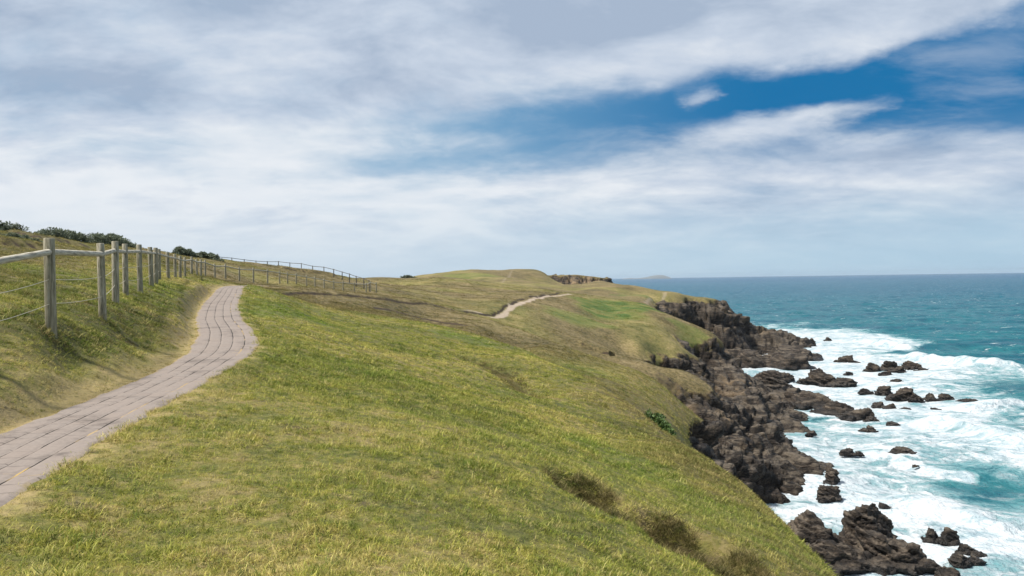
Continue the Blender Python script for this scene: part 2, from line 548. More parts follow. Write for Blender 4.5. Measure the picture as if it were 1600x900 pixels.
V = np.stack([X, Y_, Zb], 1)
sel = (rock > 0.02) & (Zb > -3.5) & (np.abs(np.arctan2(X, Y_)) < math.radians(40)) & (Y_ > 0)
ps = V[sel]
dip = np.stack([ps[:, 0] * 0.8 + ps[:, 1] * 0.25, ps[:, 1] * 0.7, ps[:, 2] * 1.3 + ps[:, 0] * 0.35], 1)
cg = craggy(dip, 7.0, 100) * 2.0 + craggy(dip, 2.2, 111) * 0.30 + 0.9 * strata(ps, 1.7, 150) + 0.3 * strata(ps, 0.55, 160)
nn = NRM[sel] * np.array([1, 1, 0.9])
amp = rock[sel] * sst(-3.5, -0.5, ps[:, 2])
V[sel] = ps + nn * (cg * amp * np.where(ps[:, 1] > 200, 1.35, 1.0))[:, None]

# ---- masks that colour the ground
def blob(px, py, Y, ra, rb, ang=0.0, s=50, rag=0.5):
    c = hit(px, py, Y)
    ca, sa = math.cos(ang), math.sin(ang)
    u = ((X - c[0]) * ca + (Y_ - c[1]) * sa) / ra
    v = (-(X - c[0]) * sa + (Y_ - c[1]) * ca) / rb
    d = np.sqrt(u * u + v * v) + rag * vnoise(v2(X, Y_, max(ra, rb) * 0.4), s)
    return sst(1.15, 0.55, d)


green = 1.15 * blob(962, 489, 165, 9, 26, -0.35, 51, 0.35)
green *= 0.85 + 0.5 * fbm(v2(X, Y_, 2.5), 3, 86)
green = np.maximum(green, 0.6 * blob(900, 500, 150, 6, 14, -0.5, 52))
green = np.maximum(green, 0.8 * blob(425, 484, 32, 1.7, 4.5, 0.0, 53))
green = np.maximum(green, 0.7 * blob(475, 494, 31, 2.4, 3.5, 0.0, 57))
green = np.maximum(green, 0.75 * blob(728, 530, 53, 2.2, 2.6, 0.3, 54))
green = np.maximum(green, 0.45 * blob(740, 432, 300, 12, 16, 0.0, 55))
green = np.maximum(green, 0.6 * blob(1010, 462, 222, 9, 12, 0.0, 56))
green = np.maximum(green, 0.55 * blob(1050, 760, 15, 1.0, 3.0, 0.3, 58))
green = np.maximum(green, 0.5 * blob(1090, 540, 140, 4, 9, 0.3, 59))
green = np.maximum(green, 0.4 * sst(0.2, 0.75, fbm(v2(X, Y_, 6.0), 3, 60)) * (1 - rock) * sst(75, 45, RR))
dry = sst(PWV + 0.35, PWV + 0.02, pd + 0.16 * vnoise(v2(X, Y_, 0.3), 61)) * np.where(pside > 0, 1.0, 0.75 * sst(-0.35, 0.3, vnoise(v2(X, Y_, 0.9), 99)))
dry = np.maximum(dry, sst(PWV + 0.9, PWV + 0.3, pd + 0.22 * vnoise(v2(X, Y_, 0.4), 62)) * (pside > 0) * 0.92)
soil = np.clip(np.maximum(soil, np.maximum(0.95 * hollow, 0.5 * hollow2)), 0, 1)
bank = sst(0.15, 0.7, fbm(v2(X, Y_, 1.6), 4, 63)) * (pside > 0) * sst(PW + 0.5, PW + 1.0, pd) * sst(5.5, 3.5, pd) * (RR < 40)
soil = np.maximum(soil, 0.42 * bank)
weed = sst(-0.5, 0.15, fbm(v2(X, Y_, 1.3), 4, 97) + 0.35 * fbm(v2(X, Y_, 0.35), 2, 98)) * (pside > 0) * sst(PW + 0.55, PW + 1.0, pd) * sst(6.0, 3.4, pd) * sst(34, 24, RR)
rank = sst(1.6, 4.6, X + 0.7 * vnoise(v2(X, Y_, 2.0), 88)) * (RR < 60) * (0.75 + 0.3 * vnoise(np.stack([X * 0.35 + Y_ * 0.05, Y_ * 1.3, 0 * X], 1), 89))
heath = sst(48, 64, RR + 6 * vnoise(v2(X, Y_, 7.0), 94)) * (0.9 + 0.3 * vnoise(v2(X, Y_, 12.0), 95)) * (1 - 0.8 * green)
heath = np.maximum(heath, rank)
heath = np.maximum(heath, 0.8 * (pside > 0) * sst(3.0, 6.0, pd + vnoise(v2(X, Y_, 2.5), 87)) * (X < -4) * (1 - 0.8 * green))
# dirt trail
TRAIL = [at(*p)[:2] for p in [(712, 489.5, 104), (740, 490.5, 110), (768, 489, 114), (790, 483, 122), (812, 473, 140), (845, 466.5, 160), (890, 460, 182)]]
TRAIL = catmull(np.array(TRAIL), 8)
td, _, tt, _ = seg_dist(X, Y_, TRAIL)
TR2 = np.array([at(*p)[:2] for p in [(782, 440, 260), (790, 436, 300), (796, 431, 340), (800, 428, 370)]])
td2 = seg_dist(X, Y_, TR2)[0]
TR3 = np.array([at(*p)[:2] for p in [(1008, 470, 205), (1022, 463, 225), (1040, 459, 262)]])
td3 = seg_dist(X, Y_, TR3)[0]
TR4 = np.array([at(*p)[:2] for p in [(1000, 476, 188), (1035, 484, 178), (1075, 500, 170)]])
td4 = seg_dist(X, Y_, TR4)[0]
trail = sst(0.62, 0.3, td + 0.22 * vnoise(v2(X, Y_, 2.0), 64)) * sst(0.0, 0.25, tt)
trail = np.maximum(trail, 0.25 * sst(0.7, 0.2, td2 + 0.3 * vnoise(v2(X, Y_, 2.0), 65)))
trail = np.maximum(trail, 0.4 * sst(0.7, 0.2, td3 + 0.2 * vnoise(v2(X, Y_, 2.0), 66)))
trail = np.maximum(trail, 0.25 * sst(0.6, 0.1, td4 + 0.3 * vnoise(v2(X, Y_, 2.0), 67)))
ochre = blob(900, 436, 415, 15, 20, 0.0, 68) * (Zb < 27) + 0.5 * sst(0.1, 0.6, fbm(V / 4.0, 3, 69)) * sst(3, 8, Zb)

me = mesh_np('ground', V, grid_quads(NR, NC)[:, ::-1])


def put_attr(me, name, arr):
    a = me.attributes.new(name, 'FLOAT', 'POINT')
    a.data.foreach_set('value', np.ascontiguousarray(arr, np.float32))


for nm, ar in (('rock', rock), ('green', green), ('dry', dry), ('soil', soil), ('trail', trail), ('ochre', np.clip(ochre, 0, 1)), ('heath', np.clip(heath, 0, 1)), ('weed', weed), ('bladed', sst(75, 45, RR))):
    put_attr(me, nm, ar)
print('terrain', NR, NC, time.time() - T0)

# grass colours, shared by the ground and the blades
def grass_colour(T, p, green, dry, heath, weed):
    a = T.noise(p, 0.16, 5, 0.6)
    b = T.noise(p, 1.1, 5, 0.62)
    c = T.noise(p, 7.0, 3, 0.6)
    f = T.m('ADD', T.m('MULTIPLY', a, 0.35), T.m('ADD', T.m('MULTIPLY', b, 0.35), T.m('MULTIPLY', c, 0.35)))
    f = T.m('ADD', T.m('MULTIPLY', T.m('SUBTRACT', f, 0.525), 1.5), 0.5)
    col = T.ramp(f, [(0.37, (0.075, 0.105, 0.016)), (0.46, (0.170, 0.190, 0.028)), (0.53, (0.270, 0.250, 0.050)), (0.62, (0.390, 0.310, 0.120))])
    gap = T.noise(p, 11.0, 4, 0.7)
    col = T.mix(T.m('MULTIPLY', T.ss(gap, 0.55, 0.66), 0.7), col, (0.060, 0.055, 0.018))
    col = T.mix(T.m('MULTIPLY', T.ss(gap, 0.43, 0.34), 0.6), col, (0.43, 0.36, 0.16))
    ln_ = T.n('ShaderNodeVectorMath', operation='LENGTH'); T.t.links.new(p, ln_.inputs[0])
    hn = T.noise(p, 2.3, 5, 0.72)
    hcol = T.ramp(T.m('ADD', T.m('MULTIPLY', hn, 0.7), T.m('MULTIPLY', a, 0.3)), [(0.37, (0.030, 0.024, 0.011)), (0.47, (0.098, 0.076, 0.033)), (0.54, (0.162, 0.122, 0.058)), (0.65, (0.275, 0.205, 0.108))])
    col = T.mix(T.m('MULTIPLY', heath, 0.95, clamp=True), col, hcol)
    gn = T.noise(p, 3.0, 4, 0.65)
    gcol = T.mix(T.ss(ln_.outputs['Value'], 60, 100), T.mix(gn, (0.050, 0.120, 0.010), (0.150, 0.240, 0.020)), T.mix(gn, (0.018, 0.050, 0.008), (0.085, 0.130, 0.026)))
    col = T.mix(T.m('MULTIPLY', green, 0.85, clamp=True), col, gcol)
    col = T.mix(T.m('MULTIPLY', weed, 0.85, clamp=True), col, T.ramp(T.noise(p, 2.6, 4, 0.65), [(0.38, (0.055, 0.045, 0.018)), (0.5, (0.060, 0.085, 0.016)), (0.62, (0.125, 0.145, 0.022))]))
    col = T.mix(T.m('MULTIPLY', dry, 0.85, clamp=True), col, T.mix(b, (0.22, 0.155, 0.075), (0.36, 0.27, 0.13)))
    return col


def far_fade(T, p):
    return T.ss(T.n('ShaderNodeVectorMath', operation='LENGTH').outputs[1], 0, 1)


m_ground, T = new_mat('grassy headland')
p = T.pos()
rk, gr, dr, so, tr, oc = [T.attr(k) for k in ('rock', 'green', 'dry', 'soil', 'trail', 'ochre')]
gcol = grass_colour(T, p, gr, dr, T.attr('heath'), T.attr('weed'))
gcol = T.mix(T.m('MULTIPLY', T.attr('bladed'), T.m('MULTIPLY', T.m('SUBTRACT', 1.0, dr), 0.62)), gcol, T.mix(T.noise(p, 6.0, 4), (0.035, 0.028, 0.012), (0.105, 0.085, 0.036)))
mott = T.noise(p, 2.2, 6, 0.7)
gcol = T.mix(T.ss(mott, 0.56, 0.70), gcol, (0.070, 0.056, 0.028))
dirt = T.mix(T.noise(p, 4.0, 4), (0.022, 0.015, 0.010), (0.075, 0.052, 0.030))
gcol = T.mix(tr, gcol, T.mix(T.noise(p, 1.5, 4), (0.26, 0.20, 0.145), (0.42, 0.345, 0.265)))
gcol = T.mix(T.ss(T.m('ADD', so, T.m('MULTIPLY', T.m('SUBTRACT', T.noise(p, 3.0, 4), 0.5), 0.6)), 0.35, 0.75), gcol, dirt)
ps_ = T.scale(p, (1.0, 0.6, 2.0))
r1 = T.noise(ps_, 0.45, 6, 0.65)
bmap = T.n('ShaderNodeMapping'); bmap.inputs['Rotation'].default_value = (0.25, -0.45, 0.3); bmap.inputs['Scale'].default_value = (0.28, 0.28, 2.6)
T.t.links.new(p, bmap.inputs[0])
bed = T.noise(bmap.outputs[0], 0.9, 6, 0.7)
r2 = T.noise(ps_, 2.6, 5, 0.65)
rcol = T.ramp(T.m('ADD', T.m('MULTIPLY', r1, 0.34), T.m('ADD', T.m('MULTIPLY', r2, 0.26), T.m('MULTIPLY', bed, 0.40))), [(0.39, (0.006, 0.0046, 0.0036)), (0.48, (0.021, 0.0155, 0.0115)), (0.55, (0.060, 0.044, 0.031)), (0.66, (0.175, 0.135, 0.095))])
rcol = T.mix(T.m('MULTIPLY', T.ss(T.noise(p, 0.09, 4, 0.6), 0.48, 0.62), 0.55), rcol, T.mix(r2, (0.012, 0.009, 0.006), (0.13, 0.10, 0.07)))
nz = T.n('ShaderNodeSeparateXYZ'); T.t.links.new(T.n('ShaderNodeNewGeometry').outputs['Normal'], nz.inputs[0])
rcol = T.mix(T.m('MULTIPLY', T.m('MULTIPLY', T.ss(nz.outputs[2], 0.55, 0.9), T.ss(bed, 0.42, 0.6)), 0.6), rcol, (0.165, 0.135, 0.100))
rcol = T.mix(T.m('MULTIPLY', oc, T.ss(T.noise(p, 0.35, 4), 0.42, 0.62)), rcol, (0.25, 0.175, 0.098))
edge = T.m('ADD', rk, T.m('MULTIPLY', T.m('SUBTRACT', T.noise(p, 0.7, 6, 0.68), 0.5), 1.5))
rf = T.ss(edge, 0.40, 0.70)
gcol = T.mix(T.m('MULTIPLY', T.ss(edge, 0.12, 0.42), 0.85), gcol, T.mix(T.noise(p, 2.0, 5, 0.7), (0.022, 0.016, 0.009), (0.16, 0.115, 0.060)))
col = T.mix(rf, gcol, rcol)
crack = T.vor(T.vadd(ps_, T.noise(p, 1.5, 3, out=1)), 0.8, 'DISTANCE_TO_EDGE')
rh = T.m('ADD', T.m('ADD', T.m('MULTIPLY', r2, 0.5), T.m('MULTIPLY', bed, 1.3)), T.m('MULTIPLY', T.ss(crack, 0.0, 0.10), 0.25))
gh = T.m('ADD', T.noise(p, 9.0, 4, 0.7), T.m('MULTIPLY', mott, 1.5))
nb = T.bump(T.m('MULTIPLY', gh, T.m('SUBTRACT', 1.0, rf)), 0.7, 0.06)
nb = T.bump(T.m('MULTIPLY', rh, rf), 0.9, 0.55, nb)
T.out(T.principled(col, T.m('SUBTRACT', 0.95, T.m('MULTIPLY', rf, 0.25)), nb, 0.25))
g_obj = link('ground', me, m_ground)
tag(g_obj, 'grassy coastal headland with worn turf, gullies and dark rocky cliffs', 'ground', kind='structure')

# ================================================================ PAVED PATH
d = np.diff(path_pts[:, :2], axis=0)
sl = np.concatenate([[0], np.cumsum(np.hypot(d[:, 0], d[:, 1]))])
ns = int(sl[-1] / 0.06)
s_new = np.linspace(0, sl[-1], ns)
cx, cy, cz = [np.interp(s_new, sl, path_pts[:, k]) for k in range(3)]
tx, ty = np.gradient(cx), np.gradient(cy)
tl = np.hypot(tx, ty); tx /= tl; ty /= tl
prof = [(-PW - 0.06, -0.035), (-PW, 0.0)] + [(o, 0.0) for o in np.linspace(-PW, PW, 41)[1:-1]] + [(PW, 0.0), (PW + 0.06, -0.035)]
off = np.array([q[0] for q in prof]); dz = np.array([q[1] for q in prof])
wig = 0.05 * vnoise(np.stack([s_new / 0.5, s_new * 0, s_new * 0], 1), 80) + 0.03 * vnoise(np.stack([s_new / 0.13, s_new * 0, s_new * 0], 1), 81)
Vp = np.zeros((ns, len(off), 3))
edge_w = np.clip(np.abs(off) - PW + 0.1, 0, 0.1) / 0.1 * 0.7
o2 = off[None, :] * (half_width(cy) / PW)[:, None] + wig[:, None] * (edge_w * np.sign(off))[None, :]
Vp[..., 0] = cx[:, None] + ty[:, None] * o2
Vp[..., 1] = cy[:, None] - tx[:, None] * o2
lane_w = 2 * PW / 5
lane = np.floor((off + PW) / lane_w)
ll = (off + PW) / lane_w
groove = np.exp(-((ll - np.round(ll)) * lane_w / 0.012) ** 2) * ((np.round(ll) > 0) & (np.round(ll) < 5))
Vp[..., 2] = cz[:, None] + 0.012 + dz[None, :] - 0.012 * groove[None, :] + 0.006 * vnoise(np.stack([(s_new[:, None] / 0.6 + 0 * off).ravel(), (off[None, :] / 0.33 + 0 * s_new[:, None]).ravel(), 0 * Vp[..., 0].ravel()], 1), 82).reshape(ns, -1)
pm = mesh_np('path', Vp.reshape(-1, 3), grid_quads(ns, len(off))[:, ::-1])
put_attr(pm, 'along', np.repeat(s_new, len(off)))
put_attr(pm, 'across', np.tile(ll, ns))
m_path, T = new_mat('worn concrete pavers')
p = T.pos()
al, ac = T.attr('along'), T.attr('across')
wob_ = T.m('MULTIPLY', T.m('SUBTRACT', T.noise(p, 3.0, 3), 0.5), 0.16)
acw = T.m('ADD', ac, wob_)
lane_i = T.m('FLOOR', acw)
fr = T.m('ABSOLUTE', T.m('SUBTRACT', T.m('FRACT', acw), 0.5))            # .5 at a joint
thick = T.noise(T.scale(p, (1, 1, 1)), 1.3, 3)
jl = T.ss(T.m('ADD', fr, T.m('MULTIPLY', T.m('SUBTRACT', thick, 0.5), 0.10)), 0.464, 0.484)
inner = T.m('MULTIPLY', T.m('GREATER_THAN', acw, 0.5), T.m('LESS_THAN', acw, 4.5))
jl = T.m('MULTIPLY', jl, inner)
alw = T.m('ADD', T.m('DIVIDE', al, 0.27), T.m('ADD', T.m('MULTIPLY', lane_i, 0.37), T.m('MULTIPLY', wob_, 0.4)))
ft = T.m('ABSOLUTE', T.m('SUBTRACT', T.m('FRACT', alw), 0.5))
jt = T.m('MULTIPLY', T.ss(ft, 0.462, 0.485), T.ss(T.noise(p, 2.1, 3), 0.42, 0.62))
wn = T.n('ShaderNodeTexWhiteNoise', noise_dimensions='2D')
cmb = T.n('ShaderNodeCombineXYZ')
T.set(cmb.inputs[0], T.m('FLOOR', alw)); T.set(cmb.inputs[1], lane_i)
T.t.links.new(cmb.outputs[0], wn.inputs['Vector'])
pc = T.mix(T.noise(p, 25.0, 3, 0.7), (0.150, 0.124, 0.107), (0.285, 0.240, 0.208))
pc = T.mix(T.m('MULTIPLY', wn.outputs[0], 0.55), pc, (0.23, 0.185, 0.155))
pc = T.mix(T.ss(T.noise(p, 1.3, 6, 0.75), 0.50, 0.68), pc, (0.120, 0.098, 0.084))
straw = T.m('MULTIPLY', T.m('GREATER_THAN', acw, 3.5), T.ss(T.noise(p, 0.9, 2), 0.50, 0.56))
joint = T.mix(straw, (0.022, 0.018, 0.015), (0.38, 0.26, 0.09))
pc = T.mix(T.m('MAXIMUM', jl, T.m('MULTIPLY', jt, 0.6)), pc, joint)
edge_d = T.m('ABSOLUTE', T.m('SUBTRACT', ac, 2.5))
pc = T.mix(T.m('MULTIPLY', T.ss(T.m('ADD', edge_d, T.m('MULTIPLY', T.m('SUBTRACT', T.noise(p, 5.0, 3), 0.5), 0.5)), 2.35, 2.6), T.m('MULTIPLY', T.ss(T.noise(p, 1.6, 4), 0.42, 0.58), 0.75)), pc, (0.27, 0.20, 0.085))
hgt = T.m('SUBTRACT', T.m('MULTIPLY', T.noise(p, 40.0, 3), 0.25), T.m('MAXIMUM', jl, T.m('MULTIPLY', jt, 0.6)))
T.out(T.principled(pc, 0.9, T.bump(hgt, 0.7, 0.012), 0.25))
path_o = link('path', pm, m_path)
tag(path_o, 'narrow winding path of grey pinkish concrete pavers in five lanes', 'path', kind='structure')

# ================================================================ FENCES
m_wood, T = new_mat('weathered fence timber')
p = T.n('ShaderNodeTexCoord').outputs['Object']
oi = T.n('ShaderNodeObjectInfo').outputs['Random']
st = T.scale(p, (9.0, 9.0, 0.8))
g1 = T.noise(st, 4.0, 5, 0.65)
wc = T.ramp(g1, [(0.32, (0.11, 0.097, 0.066)), (0.48, (0.29, 0.26, 0.185)), (0.66, (0.46, 0.42, 0.33))])
wc = T.mix(T.m('MULTIPLY', oi, 0.35), wc, (0.15, 0.14, 0.085))
crk = T.ss(T.noise(T.scale(p, (26, 26, 1.3)), 3.0, 3), 0.62, 0.70)
wc = T.mix(T.m('MULTIPLY', crk, 0.8), wc, (0.035, 0.03, 0.022))
wc = T.mix(T.m('MULTIPLY', T.ss(T.noise(p, 2.5, 3), 0.55, 0.7), 0.4), wc, (0.13, 0.145, 0.07))
T.out(T.principled(wc, 0.88, T.bump(g1, 0.5, 0.02), 0.2))
m_rail, T = new_mat('pale rail timber')
p = T.n('ShaderNodeTexCoord').outputs['Object']
g1 = T.noise(T.scale(p, (14.0, 14.0, 1.2)), 3.0, 5, 0.65)
wc = T.ramp(g1, [(0.34, (0.20, 0.175, 0.13)), (0.5, (0.42, 0.38, 0.30)), (0.66, (0.58, 0.54, 0.45))])
T.out(T.principled(wc, 0.85, T.bump(g1, 0.5, 0.015), 0.2))
m_dark, T = new_mat('dark stained timber')
T.out(T.principled(T.mix(T.noise(T.pos(), 3.0, 3), (0.05, 0.047, 0.042), (0.13, 0.12, 0.10)), 0.85))
m_wire, T = new_mat('galvanised wire')
T.out(T.principled((0.55, 0.50, 0.38), 0.45, None, 0.5, Metallic=0.25))


def tube(p0, p1, r0, r1, seg=12, rings=2, bend=0.0, cap=0.006, seed=0):
    """round timber between two points, with chamfered ends; z axis of its mesh lies along it"""
    p0, p1 = np.array(p0, float), np.array(p1, float)
    L = np.linalg.norm(p1 - p0)
    zs = [0, cap] + list(np.linspace(0, L, rings + 2)[1:-1]) + [L - cap, L]
    rs = [r0 - cap, r0] + list(np.linspace(r0, r1, rings + 2)[1:-1]) + [r1, r1 - cap]
    V, Q = [], []
    rg = random.Random(seed)
    lob = [1 + 0.03 * rg.uniform(-1, 1) for _ in range(seg)]
    for z, r in zip(zs, rs):
        b = bend * math.sin(math.pi * z / L)
        for k in range(seg):
            a = 2 * math.pi * k / seg
            V.append((r * lob[k] * math.cos(a) + b, r * lob[k] * math.sin(a), z))
    for i in range(len(zs) - 1):
        for k in range(seg):
            Q.append((i * seg + k, i * seg + (k + 1) % seg, (i + 1) * seg + (k + 1) % seg, (i + 1) * seg + k))
    me = bpy.data.meshes.new('timber')
    me.from_pydata(V, [], Q + [tuple(range(seg))[::-1], tuple((len(zs) - 1) * seg + k for k in range(seg))])
    for poly in me.polygons: poly.use_smooth = len(poly.vertices) == 4
    return me


from mathutils import Vector


def aim(o, p0, p1):
    d = Vector(p1) - Vector(p0)
    o.rotation_euler = d.to_track_quat('Z', 'Y').to_euler()


def bezier_wire(name, pts, r, mat, parent, origin):
    V, Q = [], []
    seg = 5
    for i, q in enumerate(pts):
        a = np.array(pts[max(i - 1, 0)]); b = np.array(pts[min(i + 1, len(pts) - 1)])
        t = (b - a) / np.linalg.norm(b - a)
        s = np.cross(t, [0, 0, 1.0]); s /= np.linalg.norm(s)
        u = np.cross(s, t)
        for k in range(seg):
            an = 2 * math.pi * k / seg
            V.append(tuple(np.array(q) - origin + r * (math.cos(an) * s + math.sin(an) * u)))
        if i:
            for k in range(seg):
                Q.append(((i - 1) * seg + k, (i - 1) * seg + (k + 1) % seg, i * seg + (k + 1) % seg, i * seg + k))
    me = bpy.data.meshes.new(name)
    me.from_pydata(V, [], Q)
    return link(name, me, mat, parent)


def build_fence(name, posts, radius, rail_r, rail_drop, label, wires, mats, post_seg=14):
    """posts: list of (x, y, z ground, height)"""
    o0 = np.array([posts[0][0], posts[0][1], posts[0][2]])
    root = empty(name, o0)
    tag(root, label, 'fence')
    rg = random.Random(3)
    tops = []
    for i, (x, y, z, h) in enumerate(posts):
        rad = radius * rg.uniform(0.93, 1.07)
        me = tube((0, 0, 0), (0, 0, h + 0.35), rad * 1.02, rad * 0.97, post_seg, 2, rg.uniform(-0.006, 0.006), 0.008, i)
        o = link('post', me, mats[0], root, False)
        o.location = np.array([x, y, z - 0.35]) - o0
        o.rotation_euler = (rg.uniform(-0.018, 0.018), rg.uniform(-0.018, 0.018), rg.uniform(0, 6))
        tops.append(np.array([x, y, z + h - rail_drop]))
    for i in range(len(tops) - 1):
        a, b = tops[i], tops[i + 1]
        d = (b - a) / np.linalg.norm(b - a)
        me = tube((0, 0, 0), (0, 0, float(np.linalg.norm(b - a)) - 0.01), rail_r * rg.uniform(0.92, 1.05), rail_r * rg.uniform(0.92, 1.05), 12, 6, rg.uniform(-0.012, 0.012), 0.004, 50 + i)
        o = link('rail', me, mats[1], root, True)
        o.location = a + d * 0.005 - o0
        aim(o, a, b)
    for wi, wh in enumerate(wires):
        pts = []
        for i in range(len(posts) - 1):
            a = np.array([posts[i][0], posts[i][1], posts[i][2] + posts[i][3] * wh])
            b = np.array([posts[i + 1][0], posts[i + 1][1], posts[i + 1][2] + posts[i + 1][3] * wh])
            for t in (0, 0.25, 0.5, 0.75):
                q = a + (b - a) * t
                q[2] -= 0.03 * 4 * t * (1 - t)
                pts.append(q)
        pts.append(b)
        bezier_wire('wire', pts, 0.005, m_wire, root, o0)
    return root


FEN = [(-300, 400, 640, 7.3), (-55, 390, 571, 9.6), (80, 372, 512, 12.41), (161, 380, 490, 15.66), (180.5, 377, 473, 18.21), (196.5, 381, 463, 21.23), (219.5, 382, 453, 24.59), (237, 386, 448, 28.07), (243.5, 387, 444, 30.74), (249, 389, 441, 33.41), (263.5, 394, 440, 37.02), (274.5, 397, 441, 40.34), (281.5, 400, 437, 44.17), (289.5, 402, 434, 49.04), (299.5, 404, 433, 54.38), (308, 405, 434, 57.55), (314, 405, 434, 60.17), (321, 406, 432, 63.29), (336, 412, 434, 66.9), (352.5, 412, 437, 69.45), (374, 417, 439, 71.99), (396, 418, 441, 75.0), (418, 420, 441, 77.99), (437, 423, 443, 80.96), (449.5, 425, 446, 82.92), (463, 427, 445, 85.35), (479, 430, 447, 87.76), (492, 432, 450, 89.68), (506.5, 435, 455, 91.59), (521.5, 438, 456, 93.48), (536, 441, 456, 95.83), (554, 442, 457, 98.16), (572, 443, 457, 100.94), (579, 439, 458, 102.77), (588, 441, 458, 103.68)]


def posts_from(lst, lo=1.2, hi=1.6):
    out = []
    for px, yt, yb, Y in lst:
        q = at(px, yb, Y)
        zg = float(ground(q[0:1], q[1:2])[0])
        top = at(px, yt, Y)[2]
        h = float(np.clip(top - zg, lo, hi))
        out.append((q[0], q[1], zg, h))
    return out


near_posts = posts_from(FEN)
build_fence('timber_fence', near_posts, 0.076, 0.050, 0.215, 'weathered round post fence with pale top rail and wires beside the path', (0.56, 0.30), (m_wood, m_rail))
FAR = [(300, 392, 402, 128), (322, 394, 403, 131), (343, 397, 406, 134), (362.5, 400, 409, 137), (381.5, 400, 411, 139), (400, 401, 413, 140), (418, 404, 415, 140), (435.5, 405, 417, 139), (453, 410, 421, 137), (471, 411, 423, 134), (489, 415, 428, 131), (506.5, 419, 432, 127), (521.5, 420, 434, 123), (535, 424, 437, 119), (546, 427, 439, 115), (557, 429, 441, 111), (568.5, 432, 444, 107), (577, 436, 448, 103)]
build_fence('post_fence', posts_from(FAR, 0.9, 1.5), 0.065, 0.045, 0.10, 'dark far fence of thin posts and one top rail along the skyline', (), (m_dark, m_dark), 8)
print('fences', time.time() - T0)

# ================================================================ SEA ROCKS
m_rock, T = new_mat('dark wet sea rock')
p = T.pos()
ps_ = T.scale(p, (1.0, 0.7, 1.8))
r1 = T.noise(ps_, 0.9, 6, 0.68)
bmap = T.n('ShaderNodeMapping'); bmap.inputs['Rotation'].default_value = (0.25, -0.45, 0.3); bmap.inputs['Scale'].default_value = (0.28, 0.28, 2.6)
T.t.links.new(p, bmap.inputs[0])
bed = T.noise(bmap.outputs[0], 0.9, 6, 0.7)
r2 = T.noise(ps_, 4.5, 5, 0.65)
rc = T.ramp(T.m('ADD', T.m('MULTIPLY', r1, 0.36), T.m('ADD', T.m('MULTIPLY', r2, 0.26), T.m('MULTIPLY', bed, 0.38))), [(0.39, (0.006, 0.0046, 0.0036)), (0.48, (0.021, 0.0155, 0.0115)), (0.55, (0.060, 0.044, 0.031)), (0.66, (0.175, 0.135, 0.095))])
zz = T.n('ShaderNodeSeparateXYZ'); T.t.links.new(p, zz.inputs[0])
wet = T.m('SUBTRACT', 1.0, T.ss(T.m('ADD', zz.outputs[2], T.m('MULTIPLY', r1, 0.8)), 0.6, 1.6))
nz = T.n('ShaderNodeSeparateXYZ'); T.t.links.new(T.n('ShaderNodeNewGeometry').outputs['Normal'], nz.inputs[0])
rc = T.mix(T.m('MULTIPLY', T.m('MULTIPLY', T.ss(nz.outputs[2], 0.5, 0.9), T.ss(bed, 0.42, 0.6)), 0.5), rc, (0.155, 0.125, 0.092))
rc = T.mix(T.m('MULTIPLY', wet, 0.6), rc, (0.012, 0.011, 0.011))
crack = T.vor(T.vadd(ps_, T.noise(p, 2.0, 3, out=1)), 1.3, 'DISTANCE_TO_EDGE')
rh = T.m('ADD', T.m('ADD', T.m('MULTIPLY', r2, 0.5), T.m('MULTIPLY', bed, 1.3)), T.m('MULTIPLY', T.ss(crack, 0.0, 0.08), 0.2))
T.out(T.principled(rc, T.m('SUBTRACT', 0.8, T.m('MULTIPLY', wet, 0.4)), T.bump(rh, 0.9, 0.3), 0.35))


def ico(sub):
    import bmesh
    bm = bmesh.new()
    bmesh.ops.create_icosphere(bm, subdivisions=sub, radius=1)
    V = np.array([v.co for v in bm.verts]); F = np.array([[v.index for v in f.verts] for f in bm.faces])
    bm.free()
    return V, F


ICO = {k: ico(k) for k in (4, 5, 6)}


def lump(c, dims, rz, seed, sub, tilt=0.0, rough=1.0, peak=0.0):
    """one block: a ball cut flat by random planes; c is on the waterline"""
    V, F = ICO[4]
    rg = np.random.default_rng(seed)
    V = V.copy()
    for _ in range(20):
        nrm = rg.normal(size=3) * np.array([1, 1, 0.9]); nrm /= np.linalg.norm(nrm)
        dd = rg.uniform(0.38, 0.78)
        h = V @ nrm
        V -= np.maximum(h - dd, 0)[:, None] * nrm[None, :] * 0.96
    for dd in (0.40, 0.47):                                  # flat bedded top
        nrm = np.array([rg.normal() * 0.22, rg.normal() * 0.22 - 0.12, 1.0]); nrm /= np.linalg.norm(nrm)
        V -= np.maximum(V @ nrm - dd, 0)[:, None] * nrm[None, :] * 0.97
    V[:, 2] += (0.16 * rg.uniform(-1, 1) if tilt == 0 else np.tan(tilt)) * V[:, 0] * (V[:, 2] > 0)
    V[:, 2] = np.where(V[:, 2] > 0, V[:, 2] * dims[2] / V[:, 2].max(), V[:, 2] * min(dims[:2]) * 0.8)
    for k in (0, 1):
        V[:, k] *= dims[k] / np.abs(V[V[:, 2] > -0.1, k]).max()
    ca, sa = math.cos(rz), math.sin(rz)
    V = np.stack([V[:, 0] * ca - V[:, 1] * sa, V[:, 0] * sa + V[:, 1] * ca, V[:, 2]], 1)
    return V + np.array(c), F


